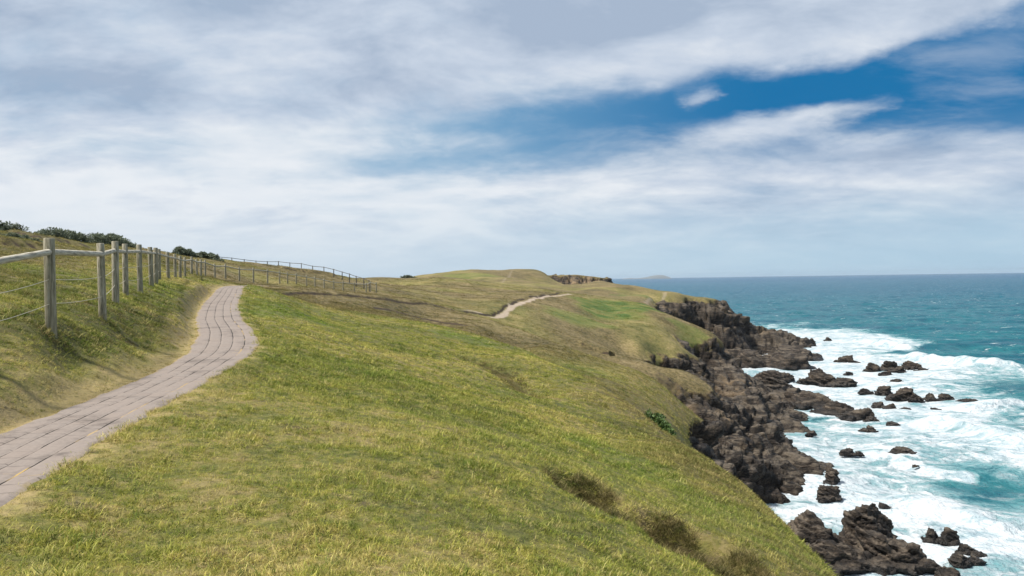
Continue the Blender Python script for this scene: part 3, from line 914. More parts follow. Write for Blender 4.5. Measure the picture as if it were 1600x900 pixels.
def rock_thing(name, lumps, label, group=None):
    Vs, Fs, n0 = [], [], 0
    rg = random.Random(lumps[0][3])
    allp = list(lumps)
    for (c, dm, rz, sd, sub, tl, ro, pk) in lumps:          # broken foot of each block
        allp.append((c, (dm[0] * 1.22, dm[1] * 1.1, dm[2] * 0.38), rz, sd + 900, 4))
        for k in range(4):
            a = rg.uniform(0, 6.283); f = rg.uniform(0.25, 0.5)
            cc_ = (c[0] + math.cos(a) * dm[0] * (1 - f * 0.7), c[1] + math.sin(a) * dm[1] * (1 - f * 0.7), 0)
            allp.append((cc_, (dm[0] * f, dm[1] * f * 1.2, min(dm[2] * rg.uniform(0.35, 0.8), 0.75 * dm[0] * f)), rg.uniform(0, 3), sd * 7 + k, 4))
    for l in allp:
        v, f = lump(*l)
        Vs.append(v); Fs.append(f + n0); n0 += len(v)
    V = np.vstack(Vs); F = np.vstack(Fs)
    c = np.array([V[:, 0].mean(), V[:, 1].mean(), 0.0])
    size = max(np.ptp(V[:, 0]), np.ptp(V[:, 1]))
    me0 = mesh_np('rock_block', V - c, F)
    tmp = bpy.data.objects.new('rock_block', me0); C.objects.link(tmp)
    md = tmp.modifiers.new('fuse', 'REMESH'); md.mode = 'VOXEL'; md.voxel_size = max(0.07, size / 95)
    dg = bpy.context.evaluated_depsgraph_get()
    me = bpy.data.meshes.new_from_object(tmp.evaluated_get(dg))
    bpy.data.objects.remove(tmp)
    me.name = name
    n = len(me.vertices)
    W = np.empty(n * 3, np.float32); me.vertices.foreach_get('co', W); W = W.reshape(-1, 3).astype(float)
    N = np.empty(n * 3, np.float32); me.vertex_normals.foreach_get('vector', N); N = N.reshape(-1, 3).astype(float)
    q = W + rg.uniform(0, 300)
    qd = np.stack([q[:, 0] * 0.75 + q[:, 1] * 0.3, q[:, 1] * 0.7, q[:, 2] * 1.4 + q[:, 0] * 0.45], 1)
    h_ = max(l[1][2] for l in lumps)
    sc = min(max(0.5, 0.5 * h_), 1.8)
    W = W + N * (craggy(qd, sc, lumps[0][3] % 40) * 0.20 * sc + craggy(qd, sc * 0.4, lumps[0][3] % 40 + 5) * 0.04 * sc + 0.22 * sc * strata(q, 0.55 * sc, 170) + 0.08 * sc * strata(q, 0.2 * sc, 180))[:, None]
    me.vertices.foreach_set('co', W.astype(np.float32).ravel())
    me.update()
    me.materials.clear()
    o = link(name, me, m_rock)
    o.location = c
    tag(o, label, 'rock', group)
    for l in lumps:
        rock_feet.append((l[0][0], l[0][1], l[1][0], l[1][1]))
    return o


rock_feet = []


def px_lump(x0, x1, yt, yb, seed, depth=0.8, rz=0.0, sub=4, rough=1.0, tilt=0.0, zoff=0.0, peak=0.0):
    """a block as wide as photo columns x0..x1, its front foot on the water at row yb and its top at row yt"""
    c = sea((x0 + x1) / 2, yb)
    w = (x1 - x0) / F_PX * c[1]
    dep = w * depth
    c = c + np.array([0, 1, 0]) * dep * 0.42 + np.array([c[0], 0, 0]) / c[1] * dep * 0.42
    m = (436 - 0.015 * ((x0 + x1) / 2 - 800) - yt) / F_PX
    top = E + m * c[1]
    h = max(top, 0.2)
    return ((c[0], c[1], zoff), (w / 2, dep / 2, h), rz, seed, sub, tilt, rough, peak)


ROCKS = [
    # name, list of lumps, label
    ('sea_rock', [px_lump(1294, 1405, 788, 870, 11, 0.9, 0.1, 6), px_lump(1340, 1448, 826, 888, 12, 0.7, -0.1, 6), px_lump(1218, 1318, 801, 872, 13, 0.8, 0.1, 5), px_lump(1256, 1392, 842, 899, 14, 0.5, 0.05, 5), px_lump(1360, 1450, 852, 894, 15, 0.5, 0.1, 5)],
     'largest dark craggy rock, broad and ridged, right below the near grassy slope'),
    ('sea_rock', [px_lump(1284, 1314, 729, 760, 21, 1.0, 0.2, 5)], 'rounded boulder standing against the seaward tip of the long rock shelf'),
    ('sea_rock', [px_lump(1276, 1315, 761, 783, 22, 0.7, 0.3, 5, 1.2)], 'low jagged brown rock in foam between rock shelf and largest rock'),
    ('sea_rock', [px_lump(1150, 1215, 546, 577, 23, 0.9, 0.0, 5), px_lump(1185, 1240, 549, 575, 24, 0.8, 0.3, 5), px_lump(1215, 1281, 539, 563, 25, 0.9, -0.2, 5), px_lump(1228, 1273, 552, 577, 26, 0.7, 0.2, 5), px_lump(1152, 1190, 547, 572, 27, 0.9, 0.1, 5), px_lump(1195, 1262, 552, 578, 30, 0.8, 0.1, 5)],
     'wide lumpy rock mass in front of the cliff foot, enclosing a foaming cove'),
    ('sea_rock', [px_lump(1172, 1243, 578, 600, 28, 0.8, 0.1, 5), px_lump(1192, 1240, 588, 608, 29, 0.6, 0.0, 5)], 'brown tinged shore rock just below the lumpy mass by the cove'),
    ('sea_rock', [px_lump(1246, 1312, 577, 602, 31, 0.7, -0.1, 5, 1.0, -0.06), px_lump(1284, 1342, 590, 603, 32, 0.4, 0.0, 4)], 'wedge shaped dark rock with a low tail pointing out to sea'),
    ('sea_rock', [px_lump(1215, 1262, 604, 628, 33, 0.8, 0.2, 5), px_lump(1232, 1300, 612, 638, 34, 0.5, -0.35, 5), px_lump(1272, 1338, 626, 648, 35, 0.5, -0.3, 5), px_lump(1312, 1368, 637, 656, 36, 0.5, -0.3, 5), px_lump(1225, 1275, 610, 634, 38, 0.6, -0.3, 5)],
     'long dark reef running diagonally out from the shore into foam'),
    ('sea_rock', [px_lump(1305, 1338, 555, 568, 37, 0.7, 0.0, 4), px_lump(1325, 1346, 562, 569, 38, 0.5, 0.0, 4)], 'flat topped dark rock standing alone left of the outer rock row'),
    ('sea_rock', [px_lump(1345, 1374, 567, 582, 39, 0.8, 0.1, 4)], 'leftmost pointed rock of the outer row in the surf'),
    ('sea_rock', [px_lump(1373, 1408, 563, 580, 40, 0.8, 0.0, 5), px_lump(1392, 1417, 571, 583, 41, 0.6, 0.0, 4)], 'squarish brown stained rock in the middle of the outer row'),
    ('sea_rock', [px_lump(1408, 1440, 563, 577, 42, 0.6, -0.2, 4, 1.0, -0.12), px_lump(1430, 1451, 573, 579, 43, 0.4, 0.0, 4)], 'tilted slab rock at the seaward end of the outer row'),
    ('sea_rock', [px_lump(1371, 1394, 579, 587, 44, 0.6, 0.0, 4)], 'small dark rock in foam just in front of the brown stained square rock'),
    ('sea_rock', [px_lump(1317, 1333, 580, 586, 45, 0.7, 0.0, 4)], 'small black hump awash between wedge rock and outer row'),
    ('sea_rock', [px_lump(1391, 1415, 592, 599, 46, 0.5, 0.0, 4)], 'thin low rock awash alone between the two outer rock rows'),
    ('sea_rock', [px_lump(1339, 1364, 606, 615, 47, 0.5, 0.15, 4)], 'low sloping rock at the left end of the middle rock row'),
    ('sea_rock', [px_lump(1368, 1394, 603, 617, 48, 0.7, 0.0, 4)], 'blunt rock touching the low sloping one in the middle row'),
    ('sea_rock', [px_lump(1388, 1438, 606, 625, 49, 0.6, 0.0, 5), px_lump(1420, 1442, 614, 627, 50, 0.6, 0.0, 4)], 'biggest broad rounded rock of the middle row, streaked with foam'),
    ('sea_rock', [px_lump(1444, 1464, 614, 626, 51, 0.7, 0.0, 4)], 'small dark rock close right of the broad rounded middle rock'),
    ('sea_rock', [px_lump(1464, 1489, 614, 625, 52, 0.6, -0.1, 4)], 'dark rounded rock second from the seaward end of the middle row'),
    ('sea_rock', [px_lump(1497, 1526, 622, 628, 53, 0.5, -0.1, 4)], 'flat sliver of rock farthest out to sea, last of middle row'),
    ('sea_rock', [px_lump(1362, 1385, 628, 638, 54, 0.6, 0.0, 4), px_lump(1380, 1405, 630, 641, 55, 0.6, 0.0, 4)], 'double humped rock laced with foam just beyond the long reef'),
    ('sea_rock', [px_lump(1403, 1424, 636, 644, 56, 0.6, 0.0, 4)], 'small triangular rock right beside the double humped foam laced rock'),
    ('sea_rock', [px_lump(1452, 1471, 637, 642, 57, 0.5, 0.0, 4)], 'thin dark rock streak in foam below the middle row'),
    ('sea_rock', [px_lump(1350, 1372, 650, 658, 58, 0.7, 0.0, 4)], 'small lump of rock just off the tip of the long reef'),
    ('sea_rock', [px_lump(1383, 1406, 658, 665, 59, 0.5, 0.0, 4)], 'low flat dark rock seaward of the reef tip'),
    ('sea_rock', [px_lump(1341, 1355, 668, 674, 60, 0.6, 0.0, 4), px_lump(1352, 1371, 665, 675, 61, 0.7, 0.0, 4)], 'small brown rock with a tiny side lump below the reef tip'),
    ('sea_rock', [px_lump(1259, 1277, 673, 680, 62, 0.6, 0.0, 4)], 'small lone rock in swirling foam under the middle of the reef'),
    ('sea_rock', [px_lump(1312, 1335, 700, 710, 63, 0.7, 0.0, 4), px_lump(1333, 1350, 705, 711, 64, 0.5, 0.0, 4)], 'low brown rock in foam seaward of the shelf, with broken tail'),
    ('sea_rock', [px_lump(1388, 1428, 699, 711, 65, 0.5, -0.25, 4)], 'slanting narrow rock awash far right of the shelf'),
    ('sea_rock', [px_lump(1424, 1436, 726, 729, 66, 0.6, 0.0, 4)], 'tiny dark speck of rock in open foam right of the shelf'),
    ('sea_rock', [px_lump(1441, 1470, 825, 846, 67, 0.8, 0.1, 5), px_lump(1466, 1498, 826, 849, 68, 0.8, 0.0, 5)], 'twin humped black rock right of the largest rock'),
    ('sea_rock', [px_lump(1497, 1528, 849, 866, 69, 0.6, -0.2, 4), px_lump(1520, 1540, 862, 869, 70, 0.5, -0.2, 4)], 'slanted black rock just below right of the twin humped one'),
    ('sea_rock', [px_lump(1482, 1520, 864, 884, 71, 0.7, 0.0, 5), px_lump(1508, 1538, 867, 882, 72, 0.7, 0.0, 4)], 'broken flat black rock between the slanted rock and the lowest rock'),
    ('sea_rock', [px_lump(1462, 1508, 887, 910, 73, 0.7, 0.0, 5)], 'low black rock cut by the bottom of the picture'),
    ('sea_rock', [px_lump(1373, 1391, 787, 794, 74, 0.6, 0.0, 4)], 'rock barely showing through churning foam above the largest rock'),
    ('sea_rock', [px_lump(1288, 1300, 526, 533, 75, 0.7, 0.0, 4)], 'tiny far rock in white foam off the headland tip'),
    ('sea_rock', [px_lump(1258, 1275, 528, 541, 76, 0.7, 0.0, 4)], 'last small stack of rock attached below the headland tip'),
    ('sea_rock', [px_lump(1205, 1232, 636, 645, 77, 0.6, 0.15, 4)], 'low spit of rock in the pool behind the long reef'),
]
for nm, lumps, lab in ROCKS:
    rock_thing(nm, lumps, lab)
print('rocks', time.time() - T0)

# ================================================================ SEA
ths = np.radians(np.concatenate([np.arange(-60, 0, 1.0), np.arange(0, 38, 0.075), np.arange(38, 100, 1.0), np.arange(100, 300.1, 4.0)]))
ls = [math.log(16.0)]
while math.exp(ls[-1]) < 20000:
    r_ = math.exp(ls[-1])
    ls.append(ls[-1] + (0.02 if r_ < 60 else 0.0045 if r_ < 420 else 0.010 if r_ < 2500 else 0.05))
ls = np.array(ls); rs = np.exp(ls)
sx = (rs[:, None] * np.sin(ths)[None, :]).ravel(); sy = (rs[:, None] * np.cos(ths)[None, :]).ravel()
sr = np.hypot(sx, sy)
# how much foam lies where: (photo x, photo y, cover 0..1) dropped on to the water
FOAM = [(1170, 545, 1.0), (1200, 545, 1), (1230, 545, 1), (1250, 516, .75), (1290, 518, .9), (1280, 530, 1), (1330, 522, .85), (1330, 535, 1.0), (1380, 528, .8), (1410, 536, .85), (1350, 545, .7), (1405, 548, 1.0), (1425, 550, .35), (1395, 553, .2), (1330, 550, .9), (1300, 560, 1), (1290, 590, .95), (1360, 558, .9), (1420, 562, .95), (1445, 562, 1.0), (1480, 568, 1.0), (1520, 572, .95), (1560, 575, .55), (1600, 578, .7), (1600, 572, .1),
        (1450, 552, .0), (1500, 555, 0), (1550, 560, 0), (1600, 560, 0), (1450, 545, .05), (1440, 536, .45), (1460, 530, .0), (1420, 525, .1), (1350, 512, .05), (1280, 505, .35), (1240, 506, .4), (1220, 503, .1), (1300, 498, .0),
        (1460, 582, .85), (1500, 585, .62), (1550, 592, .35), (1600, 595, .2), (1480, 600, .65), (1540, 605, .25), (1590, 610, .15), (1420, 592, .85), (1350, 590, .95), (1340, 625, .9), (1400, 648, .95), (1450, 650, .95), (1500, 640, .9), (1550, 625, .6), (1600, 625, .4), (1440, 632, .85), (1560, 640, .8), (1570, 652, .35), (1600, 655, .3), (1540, 662, .85), (1500, 668, 1.0), (1600, 668, .6), (1450, 668, 1), (1420, 672, .95), (1560, 682, .95), (1600, 700, 1.0), (1520, 690, 1.0), (1600, 685, .3), (1570, 675, .3),
        (1250, 640, .3), (1230, 655, .5), (1300, 650, .3), (1330, 660, .6), (1300, 665, .6), (1240, 665, .9), (1280, 690, .75), (1300, 720, .85), (1360, 690, .7), (1360, 722, .5), (1420, 702, .6), (1450, 730, .45), (1500, 722, .45), (1550, 725, .65), (1600, 720, .85), (1400, 740, .6), (1500, 752, .25), (1560, 755, .2), (1600, 755, .25), (1350, 760, .8), (1420, 770, .75), (1500, 780, .5), (1570, 778, .3), (1340, 790, .9), (1400, 800, .85), (1450, 800, .9), (1520, 820, .95), (1580, 810, .8), (1600, 830, .85), (1560, 860, .95), (1450, 860, .8), (1580, 895, .7), (1430, 820, .6), (1520, 895, .75), (1230, 780, .6), (1270, 790, .65), (1215, 800, .6), (1300, 780, .7),
        (1230, 575, .95), (1210, 580, .95), (1180, 608, .7), (1240, 610, .9), (1270, 625, .8), (1220, 615, .8), (1200, 612, .6), (1330, 610, .9),
        (1300, 470, 0), (1500, 500, 0), (1100, 445, 0), (1500, 450, 0), (1600, 500, 0), (1600, 530, 0), (1200, 480, 0), (1400, 500, 0), (1550, 540, 0), (1000, 440, 0), (1250, 490, 0)]
fp = np.array([sea(a, b)[:2] for a, b, _ in FOAM]); fv = np.array([c for _, _, c in FOAM])
fp = np.vstack([fp, [(45, 30), (35, 50), (70, 40), (40, 0), (120, 60), (150, 100), (40, -60), (120, -60), (300, 0), (600, 100), (90, 330), (70, 360), (90, 420), (150, 400)]])
fv = np.concatenate([fv, [.8, .8, .6, .8, .4, .3, .8, .1, 0, 0, .9, .8, .3, 0]])


def emb2(x, y):
    return np.stack([4 * np.arctan2(x, y), 2.2 * np.log(np.maximum(np.hypot(x, y), 5))], 1)


fe = emb2(fp[:, 0], fp[:, 1])
Kf = kern(fe, fe) - 0.01 * np.eye(len(fe))
wf = np.linalg.solve(Kf + 1e-9 * np.eye(len(fe)), fv)
cov = np.zeros(len(sx))
nearm = sr < 900
xs, ys = sx[nearm], sy[nearm]
cc = np.empty(len(xs))
for a in range(0, len(xs), 40000):
    cc[a:a + 40000] = kern(emb2(xs[a:a + 40000], ys[a:a + 40000]), fe) @ wf
cov[nearm] = np.clip(cc, 0, 1) * sst(900, 600, sr[nearm])
sm = sr < 330
add = np.zeros(sm.sum())
for (x, y, a, b) in rock_feet:
    dd = np.sqrt(((sx[sm] - x) / (a + 0.8)) ** 2 + ((sy[sm] - y) / (b + 0.8)) ** 2)
    add = np.maximum(add, sst(1.5, 0.9, dd))
cov[sm] = np.maximum(cov[sm], 0.9 * add)
gz = bil(Zb.reshape(NR, NC), lr, th, np.log(np.clip(sr, 1, 880)), np.arctan2(sx, sy))
shore = sst(-1.3, -0.4, gz) * (sr < 600)
cov = np.maximum(cov, 0.85 * shore)
# swell, chop and two breaking crests
wz = np.zeros(len(sx))
q = sr < 6000
pp = np.stack([sx[q] * 0.055 + sy[q] * 0.02, sy[q] * 0.05 - sx[q] * 0.015, 0 * sx[q]], 1)
wz[q] = (0.75 * fbm(pp, 3, 200) + 0.32 * fbm(pp * 3.3, 2, 210)) * sst(6000, 1200, sr[q]) * (1 - 0.35 * cov[q])
wz += 0.10 * cov * fbm(v2(sx, sy, 2.2), 3, 220)


CREST = np.zeros(len(sx))


def crest(pts, h, wf_, wb_):
    P = np.array([sea(*p)[:2] for p in pts])
    d, s, t, _ = seg_dist(sx, sy, P)
    s = s if np.cross(P[-1] - P[0], -P[0]) > 0 else -s        # + towards the camera
    global CREST
    rag = 0.7 * vnoise(v2(sx, sy, 1.6), 231) + 1.2 * vnoise(v2(sx, sy, 6.0), 232)
    CREST = np.maximum(CREST, np.where(s > 0, sst(wf_ * 3.4, wf_ * 0.8, d + rag), sst(wb_ * 0.45, 0.0, d + 0.4 * rag)) * sst(0, 0.12, t) * sst(1, 0.9, t))
    return h * np.where(s > 0, np.exp(-(d / wf_) ** 2), np.exp(-(d / wb_) ** 2)) * sst(0, 0.2, t) * sst(1, 0.85, t) * (1 + 0.35 * vnoise(v2(sx, sy, 3.0), 230))


wz += crest([(1405, 556), (1440, 562), (1490, 568), (1540, 575), (1620, 580)], 2.0, 2.4, 6)
wz += crest([(1330, 533), (1380, 540), (1425, 549)], 1.7, 2.4, 5)
wz += crest([(1420, 664), (1480, 668), (1540, 684), (1620, 708)], 1.6, 2.2, 5)
wz += crest([(1500, 647), (1560, 640), (1600, 634)], 1.0, 1.6, 4)
wz += crest([(1330, 700), (1400, 712), (1470, 735), (1540, 742)], 0.6, 1.2, 3)
wz += crest([(1380, 770), (1450, 792), (1530, 812), (1600, 826)], 0.8, 1.6, 4)
cov = np.maximum(cov, 0.98 * CREST)
wz += 1.0 * np.exp(-((sx - sea(1495, 540)[0]) / 30) ** 2 - ((sy - sea(1495, 540)[1]) / 6) ** 2)
sm_me = mesh_np('water', np.stack([sx, sy, wz], 1), grid_quads(len(rs), len(ths))[:, ::-1])
put_attr(sm_me, 'cover', cov)
shal = sst(420, 150, sr) * 0.8 + 0.2 * cov
put_attr(sm_me, 'shallow', np.clip(shal, 0, 1))
m_sea, T = new_mat('sea water with foam')
p = T.pos()
cv, sh = T.attr('cover'), T.attr('shallow')
ln = T.n('ShaderNodeVectorMath', operation='LENGTH'); T.t.links.new(p, ln.inputs[0])
dist = ln.outputs['Value']
wc = T.mix(T.ss(dist, 250, 1500), (0.009, 0.112, 0.130), (0.007, 0.080, 0.125))
wc = T.mix(T.ss(dist, 1500, 6000), wc, (0.007, 0.065, 0.135))
wc = T.mix(T.m('MULTIPLY', sh, 0.5), wc, (0.028, 0.135, 0.148))
patch = T.noise(T.scale(p, (1, 1, 1)), 0.02, 4, 0.6)
wc = T.mix(T.m('MULTIPLY', T.ss(patch, 0.45, 0.65), 0.45), wc, (0.007, 0.085, 0.12))
chop = T.noise(T.scale(p, (0.8, 0.5, 1)), 0.35, 5, 0.65)
wc = T.mix(T.m('MULTIPLY', T.ss(chop, 0.48, 0.66), 0.6), wc, (0.003, 0.045, 0.070))  # shading of the small waves, painted dark into the water colour
wave_shade = T.noise(T.scale(p, (0.45, 1.0, 1)), 0.045, 6, 0.68)
wc = T.mix(T.m('MULTIPLY', T.ss(wave_shade, 0.46, 0.62), 0.6), wc, (0.003, 0.050, 0.085))  # shade of the longer swells, painted in as dark streaks
wv = T.n('ShaderNodeVectorMath', operation='SCALE'); T.t.links.new(T.noise(p, 0.10, 4, 0.6, out=1), wv.inputs[0]); wv.inputs['Scale'].default_value = 9.0
pw = T.vadd(p, wv.outputs[0])
n1 = T.noise(T.scale(pw, (0.75, 1.0, 1)), 0.17, 7, 0.66)
n2 = T.noise(T.scale(pw, (1.0, 0.8, 1)), 0.9, 6, 0.68)
e1 = T.vor(T.scale(pw, (1.0, 0.8, 0.0)), 0.30, 'DISTANCE_TO_EDGE')
e2 = T.vor(T.scale(pw, (1.0, 0.8, 0.0)), 0.95, 'DISTANCE_TO_EDGE')
lace = T.m('ADD', T.m('MULTIPLY', T.m('SUBTRACT', 1.0, T.ss(e1, 0.0, 0.20)), 0.24), T.m('MULTIPLY', T.m('SUBTRACT', 1.0, T.ss(e2, 0.0, 0.22)), 0.10))
fo = T.m('ADD', T.m('MULTIPLY', cv, 1.12), T.m('ADD', T.m('MULTIPLY', T.m('SUBTRACT', n1, 0.5), 2.6), T.m('MULTIPLY', T.m('SUBTRACT', n2, 0.5), 0.85)))
fo = T.m('ADD', fo, T.m('MULTIPLY', lace, T.m('MULTIPLY', T.ss(cv, 0.05, 0.5), 0.7)))
foam = T.ss(fo, 0.42, 1.05)
foam = T.m('MULTIPLY', foam, T.ss(cv, 0.01, 0.12))
# white horses on the open sea
wh = T.noise(T.scale(p, (0.55, 1.0, 1)), 0.055, 3, 0.6)
wh2 = T.noise(T.scale(p, (0.5, 1.0, 1)), 0.32, 4, 0.7)
caps = T.m('MULTIPLY', T.ss(wh2, 0.60, 0.65), T.ss(wh, 0.47, 0.56))
caps = T.m('MULTIPLY', caps, T.m('SUBTRACT', 1.0, T.ss(dist, 1500, 4000)))
foam = T.m('MAXIMUM', foam, T.m('MULTIPLY', caps, 0.85))
thin = T.ss(fo, 0.05, 0.7)
wc = T.mix(T.m('MULTIPLY', T.m('MULTIPLY', thin, T.ss(cv, 0.1, 0.5)), 0.70), wc, (0.20, 0.37, 0.39))
fcol = T.mix(T.ss(T.m('ADD', T.m('MULTIPLY', T.noise(T.scale(pw, (0.5, 1.0, 1)), 0.7, 6, 0.7), 0.6), T.m('MULTIPLY', n1, 0.4)), 0.40, 0.58), (0.25, 0.335, 0.37), (0.50, 0.525, 0.54))
col = T.mix(foam, wc, fcol)
hh = T.m('ADD', T.m('MULTIPLY', chop, 1.0), T.m('ADD', T.m('MULTIPLY', T.noise(T.scale(p, (1, 0.6, 1)), 1.5, 4, 0.65), 0.35), T.m('MULTIPLY', foam, 0.25)))
T.out(T.principled(col, T.m('ADD', 0.25, T.m('MULTIPLY', foam, 0.6)), T.bump(hh, 0.9, 1.2), 0.10, IOR=1.33))
wo = link('water', sm_me, m_sea)
tag(wo, 'turquoise sea with white surf along the rocks', 'sea', kind='structure')
print('sea', time.time() - T0)

# ================================================================ ISLAND
isl = [(960, 433, 432), (985, 432, 430), (1000, 432, 431), (1010, 431, 428.5), (1025, 431, 426.5), (1040, 431, 426), (1046, 431, 428), (1050, 431, 431)]
D = 12000.0
iv, iq = [], []
nx, ny = 80, 14
for i in range(nx):
    px = 970 + (1050 - 970) * i / (nx - 1)
    top = np.interp(px, [970, 975, 984, 992, 1000, 1012, 1018, 1028, 1036, 1043, 1050], [0, 1.6, 2.4, 1.6, 2.0, 3.4, 5.0, 6.0, 5.8, 3.6, 0])
    for j in range(ny):
        q = (j / (ny - 1)) * 2 - 1
        x = (px - 800) / F_PX * D
        h = top / F_PX * D * math.sqrt(max(0, 1 - abs(q) ** 2.2)) * (1 + 0.12 * math.sin(i * 1.7 + j))
        iv.append((x, D + q * 200, h - 6))
im = mesh_np('island', np.array(iv), grid_quads(nx, ny))
m_isl, T = new_mat('bare island rock')
T.out(T.principled(T.mix(T.noise(T.pos(), 0.02, 5), (0.11, 0.12, 0.12), (0.17, 0.175, 0.17)), 0.9))
io = link('island', im, m_isl)
tag(io, 'low pale hazy island on the horizon', 'island', kind='structure')

# ================================================================ SHRUBS
m_leaf, T = new_mat('grey green shrub leaves')
lc = T.mix(T.n('ShaderNodeNewGeometry').outputs['Random Per Island'], (0.075, 0.096, 0.064), (0.23, 0.255, 0.165))
lc = T.mix(T.ss(T.noise(T.pos(), 0.8, 3), 0.5, 0.7), lc, (0.085, 0.080, 0.045))
b1 = T.principled(lc, 0.7, None, 0.25)
tl_ = T.n('ShaderNodeBsdfTranslucent'); T.set(tl_.inputs[0], lc)
mx = T.n('ShaderNodeMixShader'); mx.inputs[0].default_value = 0.25
T.t.links.new(b1, mx.inputs[1]); T.t.links.new(tl_.outputs[0], mx.inputs[2])
T.out(mx.outputs[0])
m_leaf2, T = new_mat('bright green leaves')
lc = T.mix(T.n('ShaderNodeNewGeometry').outputs['Random Per Island'], (0.028, 0.062, 0.012), (0.085, 0.135, 0.030))
T.out(T.principled(lc, 0.6, None, 0.3))
def shrub(name, spine, heights, width, nleaf, leaf, label, seed, mat=None, cat='shrub', group=None):
    """a wind-pruned thicket along a plan polyline: leaves through its volume, stems inside"""
    rg = np.random.default_rng(seed)
    P = np.array(spine, float)
    L = np.concatenate([[0], np.cumsum(np.hypot(*np.diff(P[:, :2], axis=0).T))])
    o0 = np.array([P[:, 0].mean(), P[:, 1].mean(), 0]); o0[2] = ground(o0[0:1], o0[1:2])[0]
    nc = max(60, int(L[-1] * 22))
    cs = rg.uniform(0, L[-1], nc)
    ccx = np.interp(cs, L, P[:, 0]) + rg.normal(0, width * 0.4, nc)
    ccy = np.interp(cs, L, P[:, 1]) + rg.normal(0, width * 0.4, nc)
    hh = 0.88 * np.interp(cs, np.linspace(0, L[-1], len(heights)), heights)
    cz = ground(ccx, ccy) + hh * rg.uniform(0.05, 0.82, nc)
    rad = np.maximum(0.10, hh * rg.uniform(0.14, 0.34, nc))
    w = rad ** 2; w /= w.sum()
    k = rg.choice(nc, nleaf, p=w)
    d = rg.normal(size=(nleaf, 3)); d /= np.linalg.norm(d, axis=1, keepdims=True)
    pos = np.stack([ccx[k], ccy[k], cz[k]], 1) + d * (rad[k] * rg.uniform(0.55, 1.12, nleaf))[:, None] * np.array([1.3, 1.3, 0.9])
    gzz = ground(pos[:, 0], pos[:, 1])
    pos[:, 2] = np.maximum(pos[:, 2], gzz + 0.02)
    a = rg.normal(size=(nleaf, 3)) + d * 0.6 + np.array([0.3, 0, 0.5]); a /= np.linalg.norm(a, axis=1, keepdims=True)
    b = np.cross(a, rg.normal(size=(nleaf, 3))); b /= np.linalg.norm(b, axis=1, keepdims=True)
    ls_ = leaf * rg.uniform(0.6, 1.5, nleaf)[:, None]
    V = np.stack([pos - a * ls_, pos + b * ls_ * 0.38, pos + a * ls_, pos - b * ls_ * 0.38], 1).reshape(-1, 3) - o0
    F = np.arange(nleaf * 4).reshape(-1, 4)
    o = link(name, mesh_np(name, V, F), mat or m_leaf, None, False)
    o.location = o0
    return tag(o, label, cat, group)


def sp(*pts): return [at(*p)[:2] for p in pts]


shrub('shrub', sp((-70, 352, 47), (-20, 355, 48), (44, 366, 51)), [1.0, 1.1, .9, 0.35], 0.5, 7000, 0.075, 'low dark shrub on the skyline, cut by the left picture edge', 1)
shrub('shrub', sp((52, 372, 52), (90, 374, 54), (138, 381, 58)), [0.45, .95, .95, .8, 0.35], 0.55, 8000, 0.08, 'long rounded dark shrub on the skyline behind the nearest posts', 2)
shrub('shrub', sp((146, 382, 60), (175, 383, 64), (214, 390, 70)), [0.7, 1.05, 0.95, .7, 0.25], 0.6, 7000, 0.085, 'dark bushy shrub on the skyline with ragged top, behind several fence posts', 3)
shrub('shrub', sp((272, 400, 90), (290, 400, 92), (308, 402, 95)), [0.8, 1.1, 0.85, .4], 0.6, 4500, 0.11, 'small dark shrub on the skyline left of the dark far fence', 4)
shrub('shrub', sp((302, 406, 96), (322, 409, 96), (346, 415, 95)), [0.7, 1.0, 0.8, .3], 0.6, 4500, 0.11, 'low sloping shrub below the start of the dark far fence', 5)
shrub('shrub', sp((-20, 385, 36), (30, 386, 36.5), (72, 392, 37)), [0.4, .5, .5, 0.4, .2], 0.3, 5000, 0.05, 'low strip of dark scrub on the hillside left of the nearest post', 6)
shrub('shrub', sp((455, 425, 138), (466, 427, 138), (478, 429, 138)), [0.3, .5, 0.2], 0.4, 1200, 0.12, 'small dark bush lying under the far fence rail', 7)
shrub('shrub', sp((628, 437, 214), (638, 437, 214), (650, 438, 214)), [0.7, 1.2, 0.4], 0.6, 1500, 0.18, 'tiny dark green bush on the skyline left of the dome shaped hill', 8)
shrub('shrub', sp((1018, 660, 30.2), (1030, 667, 29.2), (1043, 678, 28.0)), [0.35, .5, 0.3], 0.22, 2500, 0.05, 'bright green leafy bush on the edge of the near grassy slope', 9, m_leaf2)
print('shrubs', time.time() - T0)

# ================================================================ GRASS (stuff)
hidden = bpy.data.collections.new('grass tuft kinds')


def tuft(seed, nb, spread, hmin, hmax, w, lean):
    rg = np.random.default_rng(seed)
    V, F = [], []
    for i in range(nb):
        r = spread * math.sqrt(rg.uniform()); a = rg.uniform(0, 6.283)
        b = np.array([r * math.cos(a), r * math.sin(a), -0.01])
        h = rg.uniform(hmin, hmax)
        da = rg.uniform(0, 6.283); ln = rg.uniform(0.25, 1.0) * lean
        dirv = np.array([math.cos(da) * math.sin(ln), math.sin(da) * math.sin(ln), math.cos(ln)])
        ln2 = min(ln * 1.8 + 0.2, 1.75)
        dir2 = np.array([math.cos(da) * math.sin(ln2), math.sin(da) * math.sin(ln2), math.cos(ln2)])
        fa = rg.uniform(0, 6.283)
        sd = np.array([math.cos(fa), math.sin(fa), 0]) * w * rg.uniform(0.6, 1.2) / 2
        mid = b + dirv * h * 0.55
        tip = mid + dir2 * h * 0.55
        n0 = len(V)
        V += [b - sd, b + sd, mid + sd * 0.8, mid - sd * 0.8, tip]
        F += [(n0, n0 + 1, n0 + 2, n0 + 3), (n0 + 3, n0 + 2, n0 + 4)]
    me = bpy.data.meshes.new('grass_tuft')
    me.from_pydata([tuple(v) for v in V], [], F)
    return me


